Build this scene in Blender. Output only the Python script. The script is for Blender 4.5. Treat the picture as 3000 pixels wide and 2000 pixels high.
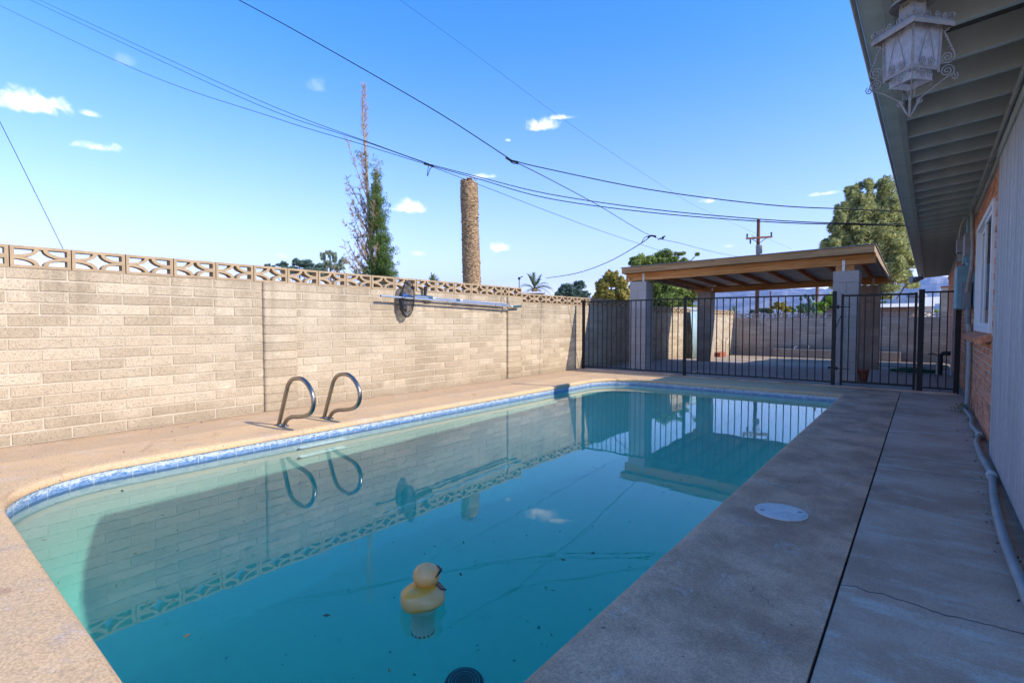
import bpy, bmesh, math, random
from math import sin, cos, pi, radians
from mathutils import Vector, Matrix, noise
from mathutils.geometry import delaunay_2d_cdt
R = random.Random(7)
for o in list(bpy.data.objects): bpy.data.objects.remove(o)
sc = bpy.context.scene
COL = sc.collection

# ------------------------------------------------------------ camera
YAW, PITCH, CAMZ = radians(38.73), math.atan(57/1500), 1.057
cd = bpy.data.cameras.new('camera'); cam = bpy.data.objects.new('camera', cd); COL.objects.link(cam)
cd.lens = 18; cd.sensor_width = 36; cd.clip_start = 0.05; cd.clip_end = 30000
cam.location = (0, 0, CAMZ); cam.rotation_euler = (pi/2-PITCH, 0, YAW)
sc.camera = cam
# ------------------------------------------------------------ light and exposure
SUN_AZ, SUN_EL = radians(79), radians(34.4)
SKY_STRENGTH, SUN_STRENGTH, EXPO = 0.15, 2.1, 1.66
w = bpy.data.worlds.new('World'); sc.world = w; w.use_nodes = True
sun = bpy.data.lights.new('sun', 'SUN'); so = bpy.data.objects.new('sun', sun); COL.objects.link(so)
sun.energy = SUN_STRENGTH; sun.angle = radians(0.5); sun.color = (1, .93, .82)
so.rotation_euler = (pi/2-SUN_EL, 0, -SUN_AZ+pi)
so.location = (20, 5, 20)
sc.view_settings.view_transform = 'Standard'; sc.view_settings.look = 'None'
sc.view_settings.exposure = EXPO; sc.view_settings.gamma = 1
sc.cycles.use_denoising = True
sc.cycles.max_bounces = 10; sc.cycles.transparent_max_bounces = 16; sc.cycles.transmission_bounces = 8
sc.cycles.sample_clamp_indirect = 12; sc.cycles.blur_glossy = 0.6

class NT:
    def __init__(s, tree): s.t = tree; s.n = tree.nodes; s.l = tree.links
    def new(s, typ, **kw):
        n = s.n.new(typ)
        for k, v in kw.items():
            if k == 'ins':
                for a, b in v.items():
                    if hasattr(b, 'is_output') or hasattr(b, 'links'): s.l.new(b, n.inputs[a])
                    else: n.inputs[a].default_value = b
            else: setattr(n, k, v)
        return n
    def math(s, op, a, b=0, c=None, clamp=False):
        d = {0: a, 1: b}
        if c is not None: d[2] = c
        n = s.new('ShaderNodeMath', operation=op, ins=d); n.use_clamp = clamp
        return n.outputs[0]
    def mix(s, f, a, b, blend='MIX'):
        n = s.new('ShaderNodeMix', data_type='RGBA', blend_type=blend)
        for i, v in ((0, f), (6, a), (7, b)):
            if hasattr(v, 'links'): s.l.new(v, n.inputs[i])
            else: n.inputs[i].default_value = (v if i == 0 else (*v[:3], 1))
        return n.outputs[2]
    def ramp(s, f, p0, p1, v0=0., v1=1.):
        n = s.new('ShaderNodeMapRange', ins={0: f, 1: p0, 2: p1, 3: v0, 4: v1}); n.interpolation_type = 'SMOOTHSTEP'
        return n.outputs[0]
    def noise(s, co, scale, detail=4, rough=.55, dist=0):
        return s.new('ShaderNodeTexNoise', ins={'Vector': co, 'Scale': scale, 'Detail': detail, 'Roughness': rough, 'Distortion': dist}).outputs[0]

# sky with its small clouds, all in the world by direction
def cam_dir(x, y):
    d = Vector((x-1500, -(y-1000), -1500)); return (cam.rotation_euler.to_matrix() @ d).normalized()
def build_world():
    T = NT(w.node_tree); T.n.clear()
    out = T.new('ShaderNodeOutputWorld'); bg = T.new('ShaderNodeBackground')
    T.l.new(bg.outputs[0], out.inputs[0])
    sky = T.new('ShaderNodeTexSky', sky_type='NISHITA', sun_disc=False)
    sky.sun_elevation = SUN_EL; sky.sun_rotation = SUN_AZ
    sky.altitude = 700; sky.air_density = 1.0; sky.dust_density = 0.6; sky.ozone_density = 2.2
    tc = T.new('ShaderNodeTexCoord').outputs['Generated']
    up_ = T.new('ShaderNodeSeparateXYZ', ins={0: tc}).outputs[2]
    tint = T.mix(T.ramp(up_, -.02, .56), SKY_LOW, SKY_TOP)
    col = T.mix(1.0, sky.outputs[0], tint, 'MULTIPLY')
    warp = T.noise(tc, 9, 5, .6)
    clouds = None
    n1 = T.noise(tc, 21, 7, .62, .4)
    for (x, y, rx, ry, dens) in CLOUDS:
        d = cam_dir(x, y); side = Vector((-d.y, d.x, 0)).normalized(); upv = d.cross(side)
        if upv.z < 0: upv = -upv
        vt = T.new('ShaderNodeVectorMath', operation='DOT_PRODUCT', ins={0: tc, 1: tuple(side)}).outputs['Value']
        vu = T.new('ShaderNodeVectorMath', operation='SUBTRACT', ins={0: tc, 1: tuple(d)}).outputs[0]
        vu = T.new('ShaderNodeVectorMath', operation='DOT_PRODUCT', ins={0: vu, 1: tuple(upv)}).outputs['Value']
        k = 1500/(d.dot(cam_dir(1500, 1000)))
        a = T.math('POWER', T.math('ABSOLUTE', T.math('DIVIDE', vt, rx/k)), 2)
        lo = T.math('MULTIPLY', T.math('LESS_THAN', vu, 0), 1.2)
        b = T.math('POWER', T.math('ABSOLUTE', T.math('MULTIPLY', T.math('DIVIDE', vu, ry/k), T.math('ADD', lo, 1))), 2)
        e = T.math('SQRT', T.math('ADD', a, b))
        facing = T.new('ShaderNodeVectorMath', operation='DOT_PRODUCT', ins={0: tc, 1: tuple(d)}).outputs['Value']
        e = T.math('ADD', e, T.math('MULTIPLY', T.math('SUBTRACT', .5, n1), 3.6))
        m = T.math('MULTIPLY', T.ramp(e, 1.05, .0), dens)
        m = T.math('MULTIPLY', m, T.math('GREATER_THAN', facing, 0.5))
        clouds = m if clouds is None else T.math('MAXIMUM', clouds, m)
    col = T.mix(clouds, col, (4.6, 4.5, 4.7))
    T.l.new(col, bg.inputs[0]); bg.inputs[1].default_value = SKY_STRENGTH
SKY_LOW, SKY_TOP = (.90, .71, .80), (.13, .48, .84)
CLOUDS = [(100, 315, 85, 45, .95), (285, 432, 62, 24, .95), (260, 335, 25, 12, .5), (1200, 612, 52, 26, 1), (1465, 728, 44, 22, 1),
          (1590, 372, 50, 26, .9), (1650, 345, 50, 12, .7), (1225, 745, 22, 10, .5), (935, 255, 30, 34, .12), (2075, 590, 28, 14, .8),
          (2420, 568, 44, 9, .6), (1420, 518, 40, 8, .45), (365, 180, 30, 22, .10), (2140, 722, 30, 10, .5), (1490, 412, 12, 8, .5), (830, 752, 24, 10, .6)]
build_world()

# ------------------------------------------------------------ materials
MATS = {}
def newmat(name):
    m = bpy.data.materials.new(name); m.use_nodes = True; MATS[name] = m
    T = NT(m.node_tree); T.n.clear()
    out = T.new('ShaderNodeOutputMaterial'); p = T.new('ShaderNodeBsdfPrincipled'); T.l.new(p.outputs[0], out.inputs[0])
    T.out = out; T.p = p
    T.co = T.new('ShaderNodeTexCoord').outputs['Object']
    return m, T
def setin(T, name, v):
    if hasattr(v, 'links'): T.l.new(v, T.p.inputs[name])
    else: T.p.inputs[name].default_value = (*v, 1) if isinstance(v, tuple) and len(v) == 3 else v
def bump(T, h, strength, dist=.01, prev=None):
    ins = {'Strength': strength, 'Distance': dist, 'Height': h}
    if prev is not None: ins['Normal'] = prev
    return T.new('ShaderNodeBump', ins=ins).outputs[0]
def mat(name, c1, c2=None, scale=3, rough=.8, bs=60, bst=.3, bd=.004, metal=0, tone=0, fine=0, spec=.3, stretch=None, detail=5, contrast=(.3, .7), ao=None):
    """two tones by noise, 'tone' = per-face albedo variation, 'fine' = speckle"""
    m, T = newmat(name)
    co = T.co
    if stretch: co = T.new('ShaderNodeMapping', ins={0: co, 3: stretch}).outputs[0]
    n = T.noise(co, scale, detail)
    c = T.mix(T.ramp(n, *contrast), c1, c2 or c1)
    if tone:
        at = T.new('ShaderNodeAttribute', attribute_name='tone').outputs['Fac']
        f = T.math('ADD', T.math('MULTIPLY', T.math('SUBTRACT', at, .5), tone), 1)
        g = T.new('ShaderNodeCombineXYZ', ins={0: f, 1: f, 2: f}).outputs[0]
        c = T.mix(1.0, c, g, 'MULTIPLY')
    if fine:
        n2 = T.noise(co, bs*1.7, 3, .7)
        f = T.ramp(n2, .3, .7, 1-fine, 1+fine)
        c = T.mix(1.0, c, T.new('ShaderNodeCombineXYZ', ins={0: f, 1: f, 2: f}).outputs[0], 'MULTIPLY')
    setin(T, 'Base Color', c); setin(T, 'Roughness', rough); setin(T, 'Metallic', metal)
    setin(T, 'Specular IOR Level', spec)
    if bst: setin(T, 'Normal', bump(T, T.noise(co, bs, 4, .65), bst, bd))
    return m

def block_mat(name, base, pale, tone=.5, grime=True, pit=.5, white=.35):
    m, T = newmat(name)
    at = T.new('ShaderNodeAttribute', attribute_name='tone').outputs['Fac']
    n = T.noise(T.co, 1.3, 4, .6)
    c = T.mix(T.math('MULTIPLY', T.math('ADD', at, T.ramp(n, .35, .7)), .5), base, pale)
    # chalky mineral bloom in cloudy patches
    bl = T.ramp(T.noise(T.co, 5.5, 6, .7), .56, .72)
    c = T.mix(T.math('MULTIPLY', bl, white), c, tuple(min(1, q*1.35+.05) for q in pale))
    f = T.math('ADD', T.math('MULTIPLY', T.math('SUBTRACT', at, .5), tone), 1)
    c = T.mix(1.0, c, T.new('ShaderNodeCombineXYZ', ins={0: f, 1: f, 2: f}).outputs[0], 'MULTIPLY')
    if grime:
        z = T.new('ShaderNodeSeparateXYZ', ins={0: T.co}).outputs[2]
        g = T.math('MULTIPLY', T.ramp(T.math('ADD', z, T.math('MULTIPLY', T.noise(T.co, 3, 5), .5)), .58, .20), .6)
        big = T.ramp(T.noise(T.new('ShaderNodeMapping', ins={0: T.co, 3: (1, .8, 1.6)}).outputs[0], 1.1, 5, .65), .50, .68)
        c = T.mix(T.math('MULTIPLY', big, .5), c, tuple(q*.66 for q in base))
        c = T.mix(g, c, tuple(q*.62 for q in base))
        streak = T.noise(T.new('ShaderNodeMapping', ins={0: T.co, 3: (7, 7, .5)}).outputs[0], 1, 4)
        top = T.math('MULTIPLY', T.math('MULTIPLY', T.ramp(z, .75, 1.5), T.ramp(streak, .45, .7)), .6)
        c = T.mix(top, c, tuple(q*.6 for q in base))
    sp = T.noise(T.co, 95, 4, .8)
    holes = T.ramp(sp, .36, .50)
    dk = T.math('ADD', T.math('MULTIPLY', holes, pit), 1-pit)
    c = T.mix(1.0, c, T.new('ShaderNodeCombineXYZ', ins={0: dk, 1: dk, 2: dk}).outputs[0], 'MULTIPLY')
    c = T.mix(T.ramp(T.noise(T.co, 140, 2, .6), .35, .7, .82, 1.0), (0, 0, 0), c) if False else c
    setin(T, 'Base Color', c); setin(T, 'Roughness', .95); setin(T, 'Specular IOR Level', .15)
    b = bump(T, holes, .5, .003); b = bump(T, T.noise(T.co, 45, 5, .7), .45, .006, b)
    setin(T, 'Normal', b)
    return m
def wood_mat(name, a, b, axis=0, rough=.75):
    m, T = newmat(name)
    s = [11, 11, 11]; s[axis] = .55
    co = T.new('ShaderNodeMapping', ins={0: T.co, 3: tuple(s)}).outputs[0]
    g = T.noise(co, 1.6, 6, .65, 1.2)
    g2 = T.noise(T.co, 1.1, 3)
    c = T.mix(T.ramp(g, .38, .60), a, b)
    c = T.mix(T.math('MULTIPLY', T.ramp(T.noise(co, 4.5, 4, .7), .56, .66), .55), c, tuple(q*.5 for q in a))
    c = T.mix(T.math('MULTIPLY', T.ramp(g2, .5, .75), .35), c, tuple(q*.55 for q in a))
    kn = T.new('ShaderNodeTexVoronoi', ins={'Vector': T.new('ShaderNodeMapping', ins={0: T.co, 3: tuple(5 if i != axis else 1.7 for i in range(3))}).outputs[0], 'Scale': 1.}).outputs['Distance']
    c = T.mix(T.ramp(kn, .12, .05), c, tuple(q*.35 for q in a))
    setin(T, 'Base Color', c); setin(T, 'Roughness', rough); setin(T, 'Specular IOR Level', .25)
    setin(T, 'Normal', bump(T, g, .5, .004))
    return m

block_mat('cmu', (.49, .375, .245), (.565, .455, .32), .24, pit=.48)
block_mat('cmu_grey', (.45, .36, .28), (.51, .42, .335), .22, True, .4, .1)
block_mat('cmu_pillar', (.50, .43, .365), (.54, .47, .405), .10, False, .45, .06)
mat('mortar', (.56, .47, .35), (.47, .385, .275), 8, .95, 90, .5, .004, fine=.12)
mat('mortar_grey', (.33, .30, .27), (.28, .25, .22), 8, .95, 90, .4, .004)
mat('breeze', (.45, .32, .19), (.36, .255, .15), 6, .95, 150, .6, .003, fine=.22)
mat('brick', (.64, .29, .16), (.48, .19, .10), 14, .92, 60, .9, .008, tone=.5, fine=.35)
mat('brick_mortar', (.66, .54, .45), (.42, .33, .27), 20, .95, 60, .9, .01, fine=.15)
mat('siding', (.54, .52, .50), (.28, .275, .27), 3, .7, 30, .7, .004, stretch=(22, 22, .35), fine=.45)
mat('eave_paint', (.47, .53, .51), (.38, .43, .415), 5, .55, 40, .15, .003)
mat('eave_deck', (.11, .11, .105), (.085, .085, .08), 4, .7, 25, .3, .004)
mat('fascia_paint', (.36, .39, .365), (.30, .33, .31), 5, .5, 40, .15, .003)
mat('conduit_paint', (.32, .33, .31), (.25, .26, .25), 6, .45, 50, .1)
mat('rust_pipe', (.22, .19, .16), (.30, .28, .25), 12, .6, 60, .3)
mat('iron', (.006, .0065, .009), (.012, .011, .012), 14, .42, 80, .2, .002, spec=.3)
mat('galv', (.45, .46, .46), (.36, .37, .38), 20, .35, 70, .1, metal=.8)
mat('steel', (.36, .335, .30), (.28, .26, .235), 6, .30, 30, .04, metal=1)
mat('alu', (.75, .76, .78), (.65, .66, .68), 8, .3, 30, .05, metal=.85)
mat('blue_grip', (.02, .10, .35), (.015, .08, .28), 8, .45, 50, .1)
mat('teal_grip', (.02, .10, .14), (.02, .08, .12), 8, .5, 50, .1)
mat('blue_collar', (.05, .12, .20), (.04, .1, .16), 8, .5, 50, .1)
mat('cream_plastic', (.62, .58, .45), (.5, .46, .36), 8, .5, 50, .1)
mat('black_plastic', (.02, .022, .025), (.03, .03, .03), 8, .5, 50, .1)
mat('meter_grey', (.20, .22, .235), (.15, .165, .18), 8, .55, 60, .15)
mat('meter_light', (.26, .26, .26), (.20, .20, .20), 8, .5, 60, .15)
mat('meter_teal', (.17, .30, .33), (.13, .24, .27), 8, .5, 60, .15)
mat('vinyl', (.72, .73, .74), (.66, .67, .68), 6, .35, 40, .05)
mat('lantern_paint', (.27, .265, .25), (.15, .15, .145), 18, .5, 60, .3, contrast=(.45, .8))
mat('terracotta', (.38, .12, .06), (.30, .09, .045), 8, .85, 50, .3)
mat('hose', (.02, .12, .07), (.015, .09, .05), 8, .5, 50, .1)
mat('pvc', (.55, .56, .55), (.45, .46, .45), 8, .45, 50, .1)
mat('tin', (.34, .45, .45), (.28, .38, .40), 5, .7, 30, .1)
mat('roofing', (.35, .35, .34), (.27, .27, .26), 3, .9, 60, .4)
mat('wire', (.012, .012, .012), None, 3, .7, 20, 0)
mat('bark', (.20, .155, .11), (.12, .09, .065), 9, .95, 40, .8, .02, stretch=(6, 6, 1.2))
mat('dead_wood', (.44, .31, .18), (.28, .19, .11), 5, .95, 60, .3)
mat('pole_wood', (.20, .095, .05), (.14, .065, .035), 6, .9, 30, .4, stretch=(9, 9, .6))
m_, T = newmat('duck')
zc = T.new('ShaderNodeSeparateXYZ', ins={0: T.co}).outputs[2]
c = T.mix(T.ramp(T.noise(T.co, 12, 4), .3, .7), (.64, .32, .09), (.68, .39, .16))
c = T.mix(T.math('MULTIPLY', T.ramp(zc, .040, .005), .85), c, (.62, .33, .03))
c = T.mix(T.math('MULTIPLY', T.math('MULTIPLY', T.ramp(zc, .080, .088), T.ramp(zc, .118, .092)), .85), c, (.72, .30, .015))
c = T.mix(T.math('MULTIPLY', T.ramp(zc, .014, .004), T.ramp(T.noise(T.co, 60, 3), .45, .6)), c, (.14, .11, .02))
c = T.mix(T.math('MULTIPLY', T.ramp(T.noise(T.co, 22, 5, .7), .58, .7), .25), c, (.40, .30, .16))
setin(T, 'Base Color', c); setin(T, 'Roughness', .38); setin(T, 'Specular IOR Level', .4); setin(T, 'Normal', bump(T, T.noise(T.co, 160, 3), .15, .001))
mat('solar', (.01, .015, .03), (.02, .03, .05), 30, .15, 20, 0)
mat('canister', (.86, .86, .80), (.80, .80, .75), 6, .5, 30, .05)
mat('lid', (.66, .60, .53), (.56, .51, .45), 8, .55, 90, .2, fine=.08)
mat('neighbour_wall', (.55, .50, .44), (.48, .43, .38), 2, .9, 30, .2)
mat('white_paint', (.62, .62, .62), (.55, .57, .6), 4, .6, 40, .1)
mat('shingle', (.22, .16, .13), (.16, .12, .10), 8, .9, 40, .5)
wood_mat('beam_wood', (.56, .22, .06), (.72, .36, .13), 0)
wood_mat('rafter_wood', (.44, .15, .04), (.60, .25, .08), 1)
wood_mat('fascia_wood', (.60, .36, .16), (.40, .21, .085), 0)
wood_mat('rake_wood', (.46, .34, .22), (.34, .24, .15), 1)
mat('deck_ply', (.60, .55, .49), (.48, .43, .37), 3, .9, 30, .3)
def leafmat(name, a, b, trans=.25):
    m, T = newmat(name)
    at = T.new('ShaderNodeAttribute', attribute_name='tone').outputs['Fac']
    c = T.mix(at, a, b)
    d = T.new('ShaderNodeBsdfTranslucent', ins={0: c})
    T.l.new(c, T.p.inputs['Base Color']); T.p.inputs['Roughness'].default_value = .6
    T.p.inputs['Specular IOR Level'].default_value = .25
    mx = T.new('ShaderNodeMixShader', ins={0: trans, 1: T.p.outputs[0], 2: d.outputs[0]})
    T.l.new(mx.outputs[0], T.out.inputs[0])
    return m
leafmat('leaf_cypress', (0.053, 0.098, 0.022), (0.135, 0.216, 0.041))
leafmat('leaf_pine', (0.18, 0.22, 0.08), (0.62, 0.60, 0.24), .5)
leafmat('leaf_mesquite', (0.11, 0.17, 0.035), (0.36, 0.42, 0.10), .4)
leafmat('leaf_yellow', (0.14, 0.16, 0.035), (0.52, 0.42, 0.10), .4)
leafmat('leaf_blue', (0.075, 0.128, 0.090), (0.176, 0.257, 0.189))
leafmat('leaf_silver', (0.210, 0.270, 0.180), (0.351, 0.405, 0.270))
leafmat('leaf_bright', (0.150, 0.255, 0.030), (0.405, 0.567, 0.081))
leafmat('leaf_palm', (0.060, 0.105, 0.038), (0.189, 0.243, 0.081))
leafmat('leaf_weed', (0.075, 0.135, 0.030), (0.216, 0.176, 0.081))

def deck_mat():
    m, T = newmat('deck')
    x, y, z = [T.new('ShaderNodeSeparateXYZ', ins={0: T.co}).outputs[i] for i in range(3)]
    big = T.noise(T.co, .9, 6, .6); mid = T.noise(T.co, 4.5, 6, .65, .6)
    c = T.mix(T.ramp(big, .35, .65), (.70, .455, .235), (.62, .41, .225))
    c = T.mix(T.math('MULTIPLY', T.ramp(mid, .5, .72), .5), c, (.40, .31, .255))
    # greyer, older concrete next to the block wall
    edge = T.math('ADD', x, T.math('MULTIPLY', T.math('SUBTRACT', T.noise(T.co, 2.2, 4), .5), .10))
    old = T.ramp(edge, -5.33, -5.40)
    c = T.mix(T.math('MULTIPLY', old, .6), c, (.46, .315, .19))
    dirt = T.math('MULTIPLY', T.ramp(T.math('ADD', x, T.math('MULTIPLY', T.noise(T.co, 5, 5), .25)), -5.75, -5.95), .5)
    c = T.mix(dirt, c, (.20, .14, .09))
    # walkway side: mottled, colour reddened to offset the blue house shade; pale scuffs
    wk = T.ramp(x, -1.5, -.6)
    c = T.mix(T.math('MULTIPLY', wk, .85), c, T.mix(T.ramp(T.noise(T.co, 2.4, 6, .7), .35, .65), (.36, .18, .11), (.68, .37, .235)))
    scuff = T.math('MULTIPLY', T.math('MULTIPLY', T.ramp(T.noise(T.co, 3.1, 7, .72), .51, .66), T.ramp(T.noise(T.co, 38, 4, .7), .42, .62)), .6)
    c = T.mix(scuff, c, (.60, .50, .43))
    rust = T.math('MULTIPLY', T.ramp(T.noise(T.co, 2.1, 5, .6, 1.0), .60, .74), .45)
    c = T.mix(rust, c, (.34, .17, .09))
    grain = T.noise(T.co, 110, 3, .7); f = T.ramp(T.math('ADD', T.math('MULTIPLY', grain, .7), T.math('MULTIPLY', T.noise(T.co, 55, 3, .7), .3)), .36, .64, .80, 1.16)
    c = T.mix(1.0, c, T.new('ShaderNodeCombineXYZ', ins={0: f, 1: f, 2: f}).outputs[0], 'MULTIPLY')
    spk = T.math('MULTIPLY', T.ramp(T.noise(T.co, 34, 2, .5), .70, .76), .7)
    c = T.mix(spk, c, (.10, .07, .055))
    blot = T.math('MULTIPLY', T.ramp(T.noise(T.co, 14, 5, .7), .54, .66), .16)
    c = T.mix(blot, c, (.27, .18, .13))
    # hairline cracks
    v = T.new('ShaderNodeTexVoronoi', feature='DISTANCE_TO_EDGE', ins={'Vector': T.new('ShaderNodeVectorMath', operation='ADD', ins={0: T.co, 1: T.new('ShaderNodeVectorMath', operation='SCALE', ins={0: T.new('ShaderNodeTexNoise', ins={'Vector': T.co, 'Scale': 2.5, 'Detail': 6}).outputs[1], 3: .5}).outputs[0]}).outputs[0], 'Scale': .42}).outputs['Distance']
    cr = T.math('MULTIPLY', T.ramp(v, .0014, .0004), T.ramp(T.noise(T.co, 1.3, 2), .5, .6))
    c = T.mix(T.math('MULTIPLY', cr, .7), c, (.08, .06, .05))
    setin(T, 'Base Color', c); setin(T, 'Roughness', .85); setin(T, 'Specular IOR Level', .3)
    b = bump(T, grain, .55, .006); b = bump(T, T.noise(T.co, 28, 5, .7), .35, .01, b); b = bump(T, cr, .5, -.004, b)
    setin(T, 'Normal', b)
deck_mat()
def slab_mat():
    m, T = newmat('slab')
    x, y, z = [T.new('ShaderNodeSeparateXYZ', ins={0: T.co}).outputs[i] for i in range(3)]
    big = T.noise(T.co, 1.1, 6, .6)
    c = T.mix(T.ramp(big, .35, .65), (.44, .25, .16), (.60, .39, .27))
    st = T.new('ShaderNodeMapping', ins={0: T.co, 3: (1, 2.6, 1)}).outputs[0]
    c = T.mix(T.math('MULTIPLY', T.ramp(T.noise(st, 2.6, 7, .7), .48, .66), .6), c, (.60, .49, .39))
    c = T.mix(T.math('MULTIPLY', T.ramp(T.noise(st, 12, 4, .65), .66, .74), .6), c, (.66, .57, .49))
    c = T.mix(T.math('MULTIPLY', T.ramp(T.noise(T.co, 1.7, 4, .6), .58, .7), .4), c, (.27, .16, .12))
    grain = T.noise(T.co, 150, 3, .7); f = T.ramp(grain, .28, .72, .82, 1.14)
    c = T.mix(1.0, c, T.new('ShaderNodeCombineXYZ', ins={0: f, 1: f, 2: f}).outputs[0], 'MULTIPLY')
    cr = None
    for (y0, sl, amp) in ((2.42, -.05, .13), (4.62, .06, .03)):
        wv = T.math('MULTIPLY', T.math('SUBTRACT', T.noise(T.new('ShaderNodeMapping', ins={0: T.co, 1: (y0, 0, 0), 3: (1, 0, 0)}).outputs[0], 3.1, 6, .55), .5), amp*2)
        dd = T.math('ABSOLUTE', T.math('SUBTRACT', T.math('SUBTRACT', y, y0), T.math('ADD', wv, T.math('MULTIPLY', x, sl))))
        q = T.ramp(dd, .006, .0025)
        cr = q if cr is None else T.math('MAXIMUM', cr, q)
    cr = T.math('MULTIPLY', cr, T.math('LESS_THAN', z, 5))
    c = T.mix(T.math('MULTIPLY', cr, .8), c, (.05, .04, .035))
    setin(T, 'Base Color', c); setin(T, 'Roughness', .8); setin(T, 'Specular IOR Level', .3)
    b = bump(T, grain, .35, .004); b = bump(T, cr, .6, -.006, b); setin(T, 'Normal', b)
slab_mat()
def patio_mat():
    m, T = newmat('patio')
    c = T.mix(T.ramp(T.noise(T.co, .7, 6, .6), .35, .65), (.38, .30, .25), (.33, .27, .235))
    x, y = [T.new('ShaderNodeSeparateXYZ', ins={0: T.co}).outputs[i] for i in range(2)]
    for ax, per, off in ((x, 2.3, .4), (y, 1.5, .2)):
        d = T.math('ABSOLUTE', T.math('SUBTRACT', T.math('FRACT', T.math('ADD', T.math('DIVIDE', ax, per), off)), .5))
        c = T.mix(T.math('MULTIPLY', T.ramp(d, .005, .003), .7), c, (.08, .07, .06))
    setin(T, 'Base Color', c); setin(T, 'Roughness', .85); setin(T, 'Normal', bump(T, T.noise(T.co, 90, 4), .3, .004))
patio_mat()
mat('dirt', (.42, .31, .21), (.30, .22, .15), .9, .95, 14, .8, .03, fine=.3, detail=8)
mat('gravel', (.33, .25, .19), (.22, .17, .13), 12, .95, 35, 1., .03, fine=.4, detail=8)
mat('joint_filler', (.07, .05, .04), (.10, .06, .045), 10, .9, 60, .4)
def plaster_mat():
    m, T = newmat('plaster')
    c = T.mix(T.ramp(T.noise(T.co, .8, 6, .6), .3, .7), (.80, .82, .72), (.72, .77, .69))
    c = T.mix(T.math('MULTIPLY', T.ramp(T.noise(T.co, 5, 5, .7), .60, .75), .35), c, (.30, .42, .38))
    sp = T.ramp(T.noise(T.new('ShaderNodeMapping', ins={0: T.co, 3: (1, 1, 1)}).outputs[0], 19, 2, .5), .71, .76)
    c = T.mix(T.math('MULTIPLY', sp, .75), c, (.07, .10, .06))
    setin(T, 'Base Color', c); setin(T, 'Roughness', .8)
plaster_mat()
def tile_mat():
    m, T = newmat('pool_tile')
    x, y, z = [T.new('ShaderNodeSeparateXYZ', ins={0: T.co}).outputs[i] for i in range(3)]
    n = T.noise(T.new('ShaderNodeMapping', ins={0: T.co, 3: (1, 1, 2.2)}).outputs[0], 22, 5, .6, 1.2)
    n2 = T.noise(T.new('ShaderNodeMapping', ins={0: T.co, 3: (1, 1, 2)}).outputs[0], 55, 4, .6, .8)
    lowness = T.ramp(T.math('ADD', z, T.math('MULTIPLY', T.math('SUBTRACT', n, .5), .06)), -.075, -.10)
    c = T.mix(T.ramp(n, .38, .58), (.09, .19, .34), (.50, .55, .58))
    vein = T.ramp(T.math('ABSOLUTE', T.math('SUBTRACT', n2, .5)), .05, .01)
    c = T.mix(T.math('MULTIPLY', vein, .7), c, (.74, .77, .78))
    c = T.mix(T.math('MULTIPLY', lowness, .7), c, (.05, .17, .38))
    at = T.new('ShaderNodeAttribute', attribute_name='tone').outputs['Fac']
    c = T.mix(T.ramp(at, .97, .99), c, (.55, .55, .52))
    setin(T, 'Base Color', c); setin(T, 'Roughness', .18); setin(T, 'Specular IOR Level', .5)
tile_mat()
def glass_mat(name, col=(.9, .95, .95), rough=0.0, trans=.5):
    m, T = newmat(name)
    g = T.new('ShaderNodeBsdfGlossy', ins={0: (1, 1, 1, 1), 'Roughness': rough})
    t = T.new('ShaderNodeBsdfTransparent', ins={0: (*col, 1)})
    fr = T.new('ShaderNodeFresnel', ins={0: 1.5})
    mx = T.new('ShaderNodeMixShader', ins={0: fr.outputs[0], 1: t.outputs[0], 2: g.outputs[0]})
    T.l.new(mx.outputs[0], T.out.inputs[0])
glass_mat('window_glass', (.25, .28, .28))
def frost_mat():
    m, T = newmat('frosted')
    setin(T, 'Base Color', (.72, .75, .80)); setin(T, 'Roughness', .3)
    t = T.new('ShaderNodeBsdfTranslucent', ins={0: (.75, .77, .8, 1)})
    tr = T.new('ShaderNodeBsdfTransparent', ins={0: (.9, .9, .9, 1)})
    a = T.new('ShaderNodeMixShader', ins={0: .5, 1: T.p.outputs[0], 2: t.outputs[0]})
    f = T.ramp(T.noise(T.co, 25, 5, .6), .3, .7, .25, .55)
    b = T.new('ShaderNodeMixShader', ins={0: f, 1: a.outputs[0], 2: tr.outputs[0]})
    T.l.new(b.outputs[0], T.out.inputs[0])
frost_mat()
def mesh_mat():
    m, T = newmat('net_mesh')
    setin(T, 'Base Color', (.05, .05, .055)); setin(T, 'Roughness', .7)
    tr = T.new('ShaderNodeBsdfTransparent')
    n = T.noise(T.co, 14, 4, .6)
    b = T.new('ShaderNodeMixShader', ins={0: T.ramp(n, .35, .7, .12, .5), 1: T.p.outputs[0], 2: tr.outputs[0]})
    T.l.new(b.outputs[0], T.out.inputs[0])
mesh_mat()
def water_mat():
    m, T = newmat('water')
    g = T.new('ShaderNodeBsdfGlass', ins={0: (1, 1, 1, 1), 'Roughness': 0.0, 'IOR': 1.333})
    st = T.new('ShaderNodeMapping', ins={0: T.co, 2: (0, 0, .5), 3: (1, 1.25, 1)}).outputs[0]
    h = T.math('ADD', T.math('MULTIPLY', T.noise(st, 1.6, 2, .5), 1.0), T.math('MULTIPLY', T.noise(st, 6.5, 3, .5, .4), .16))
    b = T.new('ShaderNodeBump', ins={'Strength': 1.0, 'Distance': WAVE, 'Height': h})
    T.l.new(b.outputs[0], g.inputs['Normal'])
    T.l.new(g.outputs[0], T.out.inputs[0])
    m2, T2 = newmat('water_tint'); T2.n.remove(T2.p)
    v = T2.new('ShaderNodeVolumeAbsorption', ins={0: WATER_COL, 1: WATER_DENS})
    T2.l.new(v.outputs[0], T2.out.inputs[1])
WAVE, WATER_COL, WATER_DENS = .0011, (.03, .89, .83, 1), .62
water_mat()

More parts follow.
